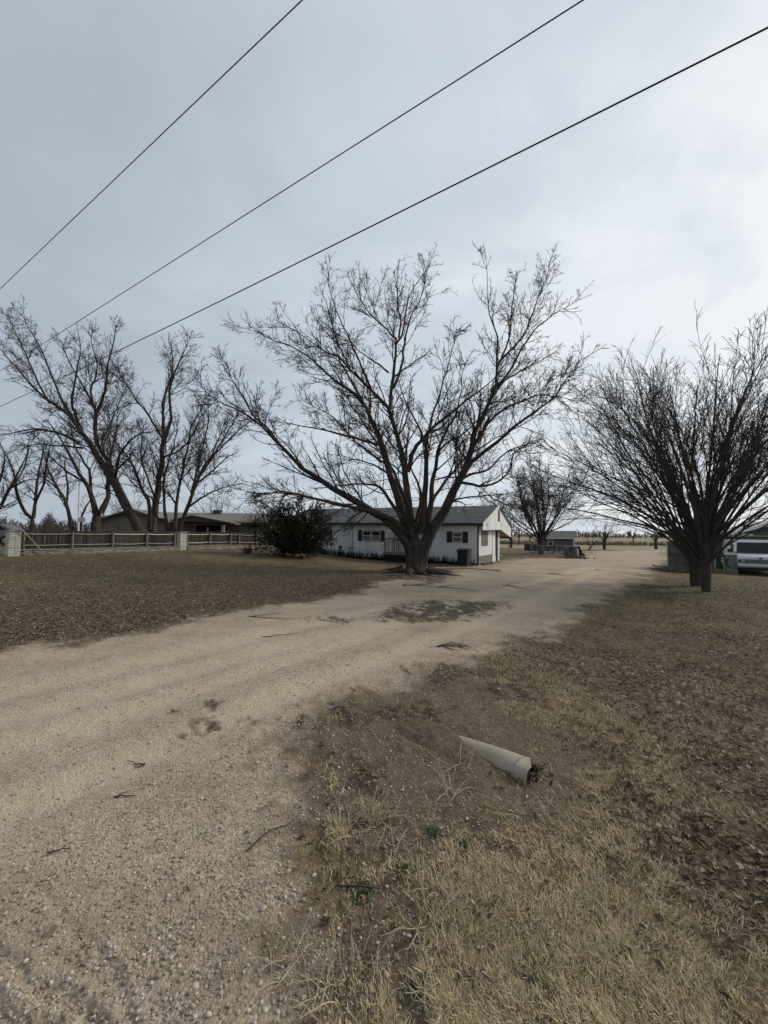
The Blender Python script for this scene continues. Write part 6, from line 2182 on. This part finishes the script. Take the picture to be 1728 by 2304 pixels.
gw0 = gp(105, 1249)
gw1 = at(np.array([-330.]), np.array([780.]), np.array([13.2]))[0]
guy = empty('guy_wire', tuple(gw0), 0, 'slanting guy wire with a pale guard tube anchored before the first fence bay', 'wire')
A_, B_ = Vector((0, 0, -.05)), Vector(gw1) - Vector(gw0)
MB().tube([A_, B_], .008, 6).build('cable', METAL, guy)
MB().tube([A_ + (B_ - A_) * .002, A_ + (B_ - A_).normalized() * 1.75], .022, 8).build('guard', mat('faded_guard_tube', (.33, .31, .26), .7, .1, 6), guy)

CABLE = mat('black_overhead_cable', (.03, .03, .032), .8, .2, 3)
rd = np.array([-.8563, .5165])
WIRE_LABELS = ['thin overhead wire highest up, crossing the upper left corner of the sky', 'thin middle overhead wire between the thick cable and the highest wire', 'thick lowest overhead cable crossing in front of the trees']
for (pts, H, rad), lab in zip((([(680, 0), (0, 650)], 8.2, .009), ([(1312, 0), (105, 768)], 7.0, .0088), ([(1728, 62), (860, 497), (100, 868)], 5.4, .0104)), WIRE_LABELS):
    q = ray(np.array([p[0] for p in pts], float), np.array([p[1] for p in pts], float))
    # a level line through the first sighting, along the road; sag set by the last sighting
    k0 = H / q[0][2]
    a0 = q[0][:2] * k0
    u = q[-1][0]
    t1 = (u * a0[1] - a0[0]) / (rd[0] - u * rd[1])
    y1 = a0[1] + rd[1] * t1
    H1 = q[-1][2] * y1
    ts = np.r_[np.linspace(-14, t1, 22), np.linspace(t1 + 3, t1 + 60, 14)]
    slope = (H1 - H) / t1
    um = q[len(q) // 2][0] if len(q) > 2 else None
    zs = H + slope * ts
    if um is not None:
        tm = (um * a0[1] - a0[0]) / (rd[0] - um * rd[1])
        Hm = q[1][2] * (a0[1] + rd[1] * tm)
        c = np.polyfit([0, tm, t1], [H, Hm, H1], 2)
        zs = np.where(ts <= t1, np.polyval(c, ts), np.polyval(c, t1) + (ts - t1) * np.polyval(np.polyder(c), t1))
    P = [(a0[0] + rd[0] * t, a0[1] + rd[1] * t, EYE + z) for t, z in zip(ts, zs)]
    print('wire', H, H1, t1)
    o = MB().tube(P, rad, 8).build('overhead_wire', CABLE, None, True)
    tag(o, lab, 'wire', 'overhead wires along the road')

# ------------------------------------------------------------------ parked car glimpsed beyond the first pier
cl_ = at(np.array([-28.]), np.array([1224.]), np.array([26.]))[0]
cl_[2] = gz(cl_[0], cl_[1])
car = empty('parked_car', tuple(cl_), math.radians(20), 'pale parked car half hidden left of the first brick pier', 'car')
cp = [(-2.1, .3), (-2.15, .7), (-1.9, .9), (-1.1, .98), (-.5, 1.42), (.9, 1.44), (1.6, 1.0), (2.1, .92), (2.15, .4), (2.0, .28)]
MB().prism(cp, 'y', -.8, .8).build('body', GALV, car)
MB().prism([(-.95, 1.0), (-.45, 1.36), (.82, 1.38), (1.4, 1.02)], 'y', -.812, -.801).build('side_window', VGLASS, car)
for xx in (-1.35, 1.3):
    for s_ in (-1, 1):
        wh = MB().tube([(xx, s_ * .6, .32), (xx, s_ * .83, .32)], .32, 18).build('wheel', RUBBER, car)
        MB().tube([(xx, s_ * .82, .32), (xx, s_ * .85, .32)], .18, 14).build('rim', METAL, wh)

# ------------------------------------------------------------------ fallen sticks on the driveway
STICK = mat('fallen_stick', (.055, .042, .034), .9, .3, 8)
G_ST = 'fallen sticks'


def stick(px, py, ln, ang, r, seed, label, fork=0):
    rs = np.random.default_rng(seed)
    g = gp(px, py)
    m = MB()

    def run(p, a, l, rad, n=6):
        pts = [Vector(p)]
        for i in range(n):
            a += rs.normal(0, .16)
            q = pts[-1] + Vector((math.cos(a), math.sin(a), 0)) * (l / n)
            pts.append(q)
        for q in pts:
            q.z = float(relief(np.array([g[0] + q.x]), np.array([g[1] + q.y]))[0]) - g[2] + rad + rs.uniform(0, .012)
        m.tube(pts, [rad * (1 - .6 * i / n) for i in range(n + 1)], 6)
        return pts
    main = run((0, 0, 0), ang, ln, r)
    for k in range(fork):
        run(main[k], ang + (-1) ** k * rs.uniform(.5, .9), ln * rs.uniform(.35, .75), r * .8, 4)
    o = m.build('fallen_stick', STICK)
    o.location = (g[0], g[1], g[2])
    tag(o, label, 'stick', G_ST)


stick(326, 1716, .16, 2.75, .006, 1, 'dark v-shaped broken twig on the open gravel left of the tyre marks', 1)
stick(555, 1922, .30, 1.0, .005, 2, 'thin curved stick lying on the gravel left of the weeds')
stick(255, 1806, .14, .2, .005, 3, 'short crooked twig with stub on the gravel below the v-shaped twig', 1)
stick(105, 1930, .10, .3, .005, 4, 'short dark twig near the left tyre ridge')
stick(560, 1388, 1.0, .1, .008, 5, 'long thin stick on the driveway edge where leaves end', 1)
stick(590, 1432, .6, .1, .007, 6, 'thin stick lying alone on pale gravel left of the muddy patch')
stick(985, 1458, .5, .15, .012, 7, 'branched twig on pale gravel between the muddy patch and the dirt', 2)
stick(985, 1322, 1.5, .1, .014, 8, 'long bare branch lying on the gravel right of the tree roots', 2)
stick(1130, 1318, 1.1, -.1, .012, 9, 'dark branch lying across the middle of the far driveway', 2)
stick(1230, 1292, 1.3, 0.05, .014, 10, 'thin branch on the far driveway before the wire fence', 2)
stick(1340, 1283, 1.6, .1, .014, 11, 'long dark stick on the far driveway near the panel shed', 1)
stick(905, 1318, 1.6, .3, .016, 12, 'fallen branch at the foot of the spreading tree', 3)
stick(870, 1296, 1.2, .05, .016, 13, 'pale fallen branch on the lawn left of the thick trunk', 1)
stick(1128, 1712, .12, -.9, .006, 14, 'short dark twig leaning beside the culvert pipe')
stick(762, 2000, .22, .3, .006, 15, 'small brown branch among the weeds by the green tufts', 2)

# dry straw weeds, each clump a thing
STRAW = mat('dry_straw_stem', (.42, .35, .235), .8, .2, 10)


def weed(px, py, n, h, spread, seed, label):
    global rng
    keep = rng
    rng = np.random.default_rng(seed)
    g = gp(px, py)
    P = np.zeros((n, 7, 3))
    P[:, 0, :2] = rng.normal(0, spread * .3, (n, 2))
    dv = np.c_[rng.normal(0, spread * 3.2, (n, 2)), np.full(n, .5)]
    dv /= np.linalg.norm(dv, axis=1, keepdims=True)
    l = rng.uniform(.5, 1, n)[:, None] * h / 6
    for s in range(1, 7):
        dv = dv + rng.normal(0, .16, (n, 3)) - np.array([0, 0, .10])
        dv /= np.linalg.norm(dv, axis=1, keepdims=True)
        P[:, s] = P[:, s - 1] + dv * l
    gzp = relief(P[:, :, 0].ravel() + g[0], P[:, :, 1].ravel() + g[1]).reshape(n, 7) - g[2]
    P[:, :, 2] = np.maximum(P[:, :, 2] + gzp[:, :1], gzp + .004)
    R = np.linspace(.0026, .0013, 7)[None] * rng.uniform(.7, 1.2, (n, 1))
    q = grow(P, R, 9, .02, .07, .4, 45, 15, .05, .15, 4, .0012, t0=.3, rr=.7)
    V, F = merge([tube_arrays(P, R, 4), tube_arrays(q[0], q[1], 3)])
    o = link('dry_weed', raw_mesh('dry_weed', V, F), STRAW)
    o.location = g
    tag(o, label, 'weed', 'dry straw weeds')
    rng = keep


weed(640, 2180, 14, .20, .10, 101, 'tall straw weed clump at the gravel edge lowest on the left')
weed(725, 2215, 20, .20, .12, 102, 'dense straw weed clump right of the lowest gravel edge clump')
weed(830, 2170, 14, .17, .10, 103, 'straw weed clump on bare dirt between the gravel and golden grass')
weed(960, 2270, 14, .17, .10, 104, 'straw weed at the bottom edge where bare dirt meets golden grass')
weed(975, 2080, 18, .26, .14, 105, 'spreading straw weed lying flat on the dirt before the golden grass')
weed(980, 2010, 14, .17, .10, 106, 'branching straw weed above the flat spreading one')
weed(840, 1850, 60, .18, .10, 107, 'pale tuft of dead grass left of the culvert pipe')
weed(780, 1880, 20, .18, .12, 108, 'brown tangled weed beside the pale dead tuft')
weed(1010, 1790, 12, .26, .14, 109, 'curly straw runner on the dirt below the pipe end')
weed(1030, 1720, 10, .24, .12, 110, 'thin straw runner on the dirt left of the pipe')
weed(1230, 1730, 8, .2, .10, 111, 'single straw stems right of the pipe mouth')
weed(1250, 1850, 16, .18, .12, 112, 'straw weed tangle below the pipe mouth')
weed(870, 1915, 16, .22, .14, 113, 'flat straw stalks below the pale dead tuft')
weed(1165, 1830, 10, .22, .12, 114, 'fine straw stalks leaning under the pipe lip')

# small green weeds
GREENW = [(4, (.045, .075, .030)), (2, (.07, .10, .04)), (1, (.03, .05, .02))]
GW_LAB = ['small dark green weed on the gravel edge beside the brown branch', 'small green weed tuft right of the brown branch', 'green weed tuft below the flat straw stalks', 'green weed tuft nearest the straw weed tangle',
          'faint green weed left of the pale dead tuft', 'green weed low in the bare dirt near the bottom edge', 'green weed among golden grass at the lower right', 'green weed patch lowest in the golden grass']
for i, (px, py, s) in enumerate([(815, 2012, .05), (915, 1960, .045), (975, 1876, .04), (1046, 1903, .035), (745, 1868, .03), (955, 2222, .05), (1195, 2150, .07), (1205, 2250, .09)]):
    n = 150
    g = gp(px, py)
    P = np.c_[rng.normal(0, s * .6, n).clip(-s, s), rng.normal(0, s * .45, n).clip(-s, s), np.zeros(n)]
    P[:, 2] = relief(P[:, 0] + g[0], P[:, 1] + g[1]) - g[2]
    h = rng.uniform(.012, .035, n)
    o = scatter_mesh('green_weed', BLADEV, BLADEF, P, rot_from(rng.uniform(0, 6.28, n), rng.normal(0, .3, n), -rng.uniform(.1, 1.2, n)), np.c_[h * .18, h, h], pick(n, GREENW), BLADE_MAT)
    o.location = g
    tag(o, GW_LAB[i], 'weed', 'small green weeds')

# surface roots of the spreading tree
rt = []
for i, (a_, l_) in enumerate([(.3, 1.7), (1.2, .9), (2.7, 1.3), (3.6, 1.5), (4.3, 1.1), (4.9, 1.3), (5.6, 1.9), (6.0, 1.2)]):
    p = np.array([math.cos(a_) * .7, math.sin(a_) * .7])
    pts, rr_ = [], []
    for s in range(9):
        q = s / 8
        x_, y_ = p
        z_ = float(relief(np.array([big_loc[0] + x_]), np.array([big_loc[1] + y_]))[0]) - big_loc[2]
        pts.append((x_, y_, z_ + .14 * (1 - q) ** 2 - .03 * q)); rr_.append(.15 * (1 - q) + .025)
        a_ += rng.normal(0, .16)
        p = p + np.array([math.cos(a_), math.sin(a_)]) * l_ / 8
    MB().tube(pts, rr_, 8).build('root', BARK, big, True)
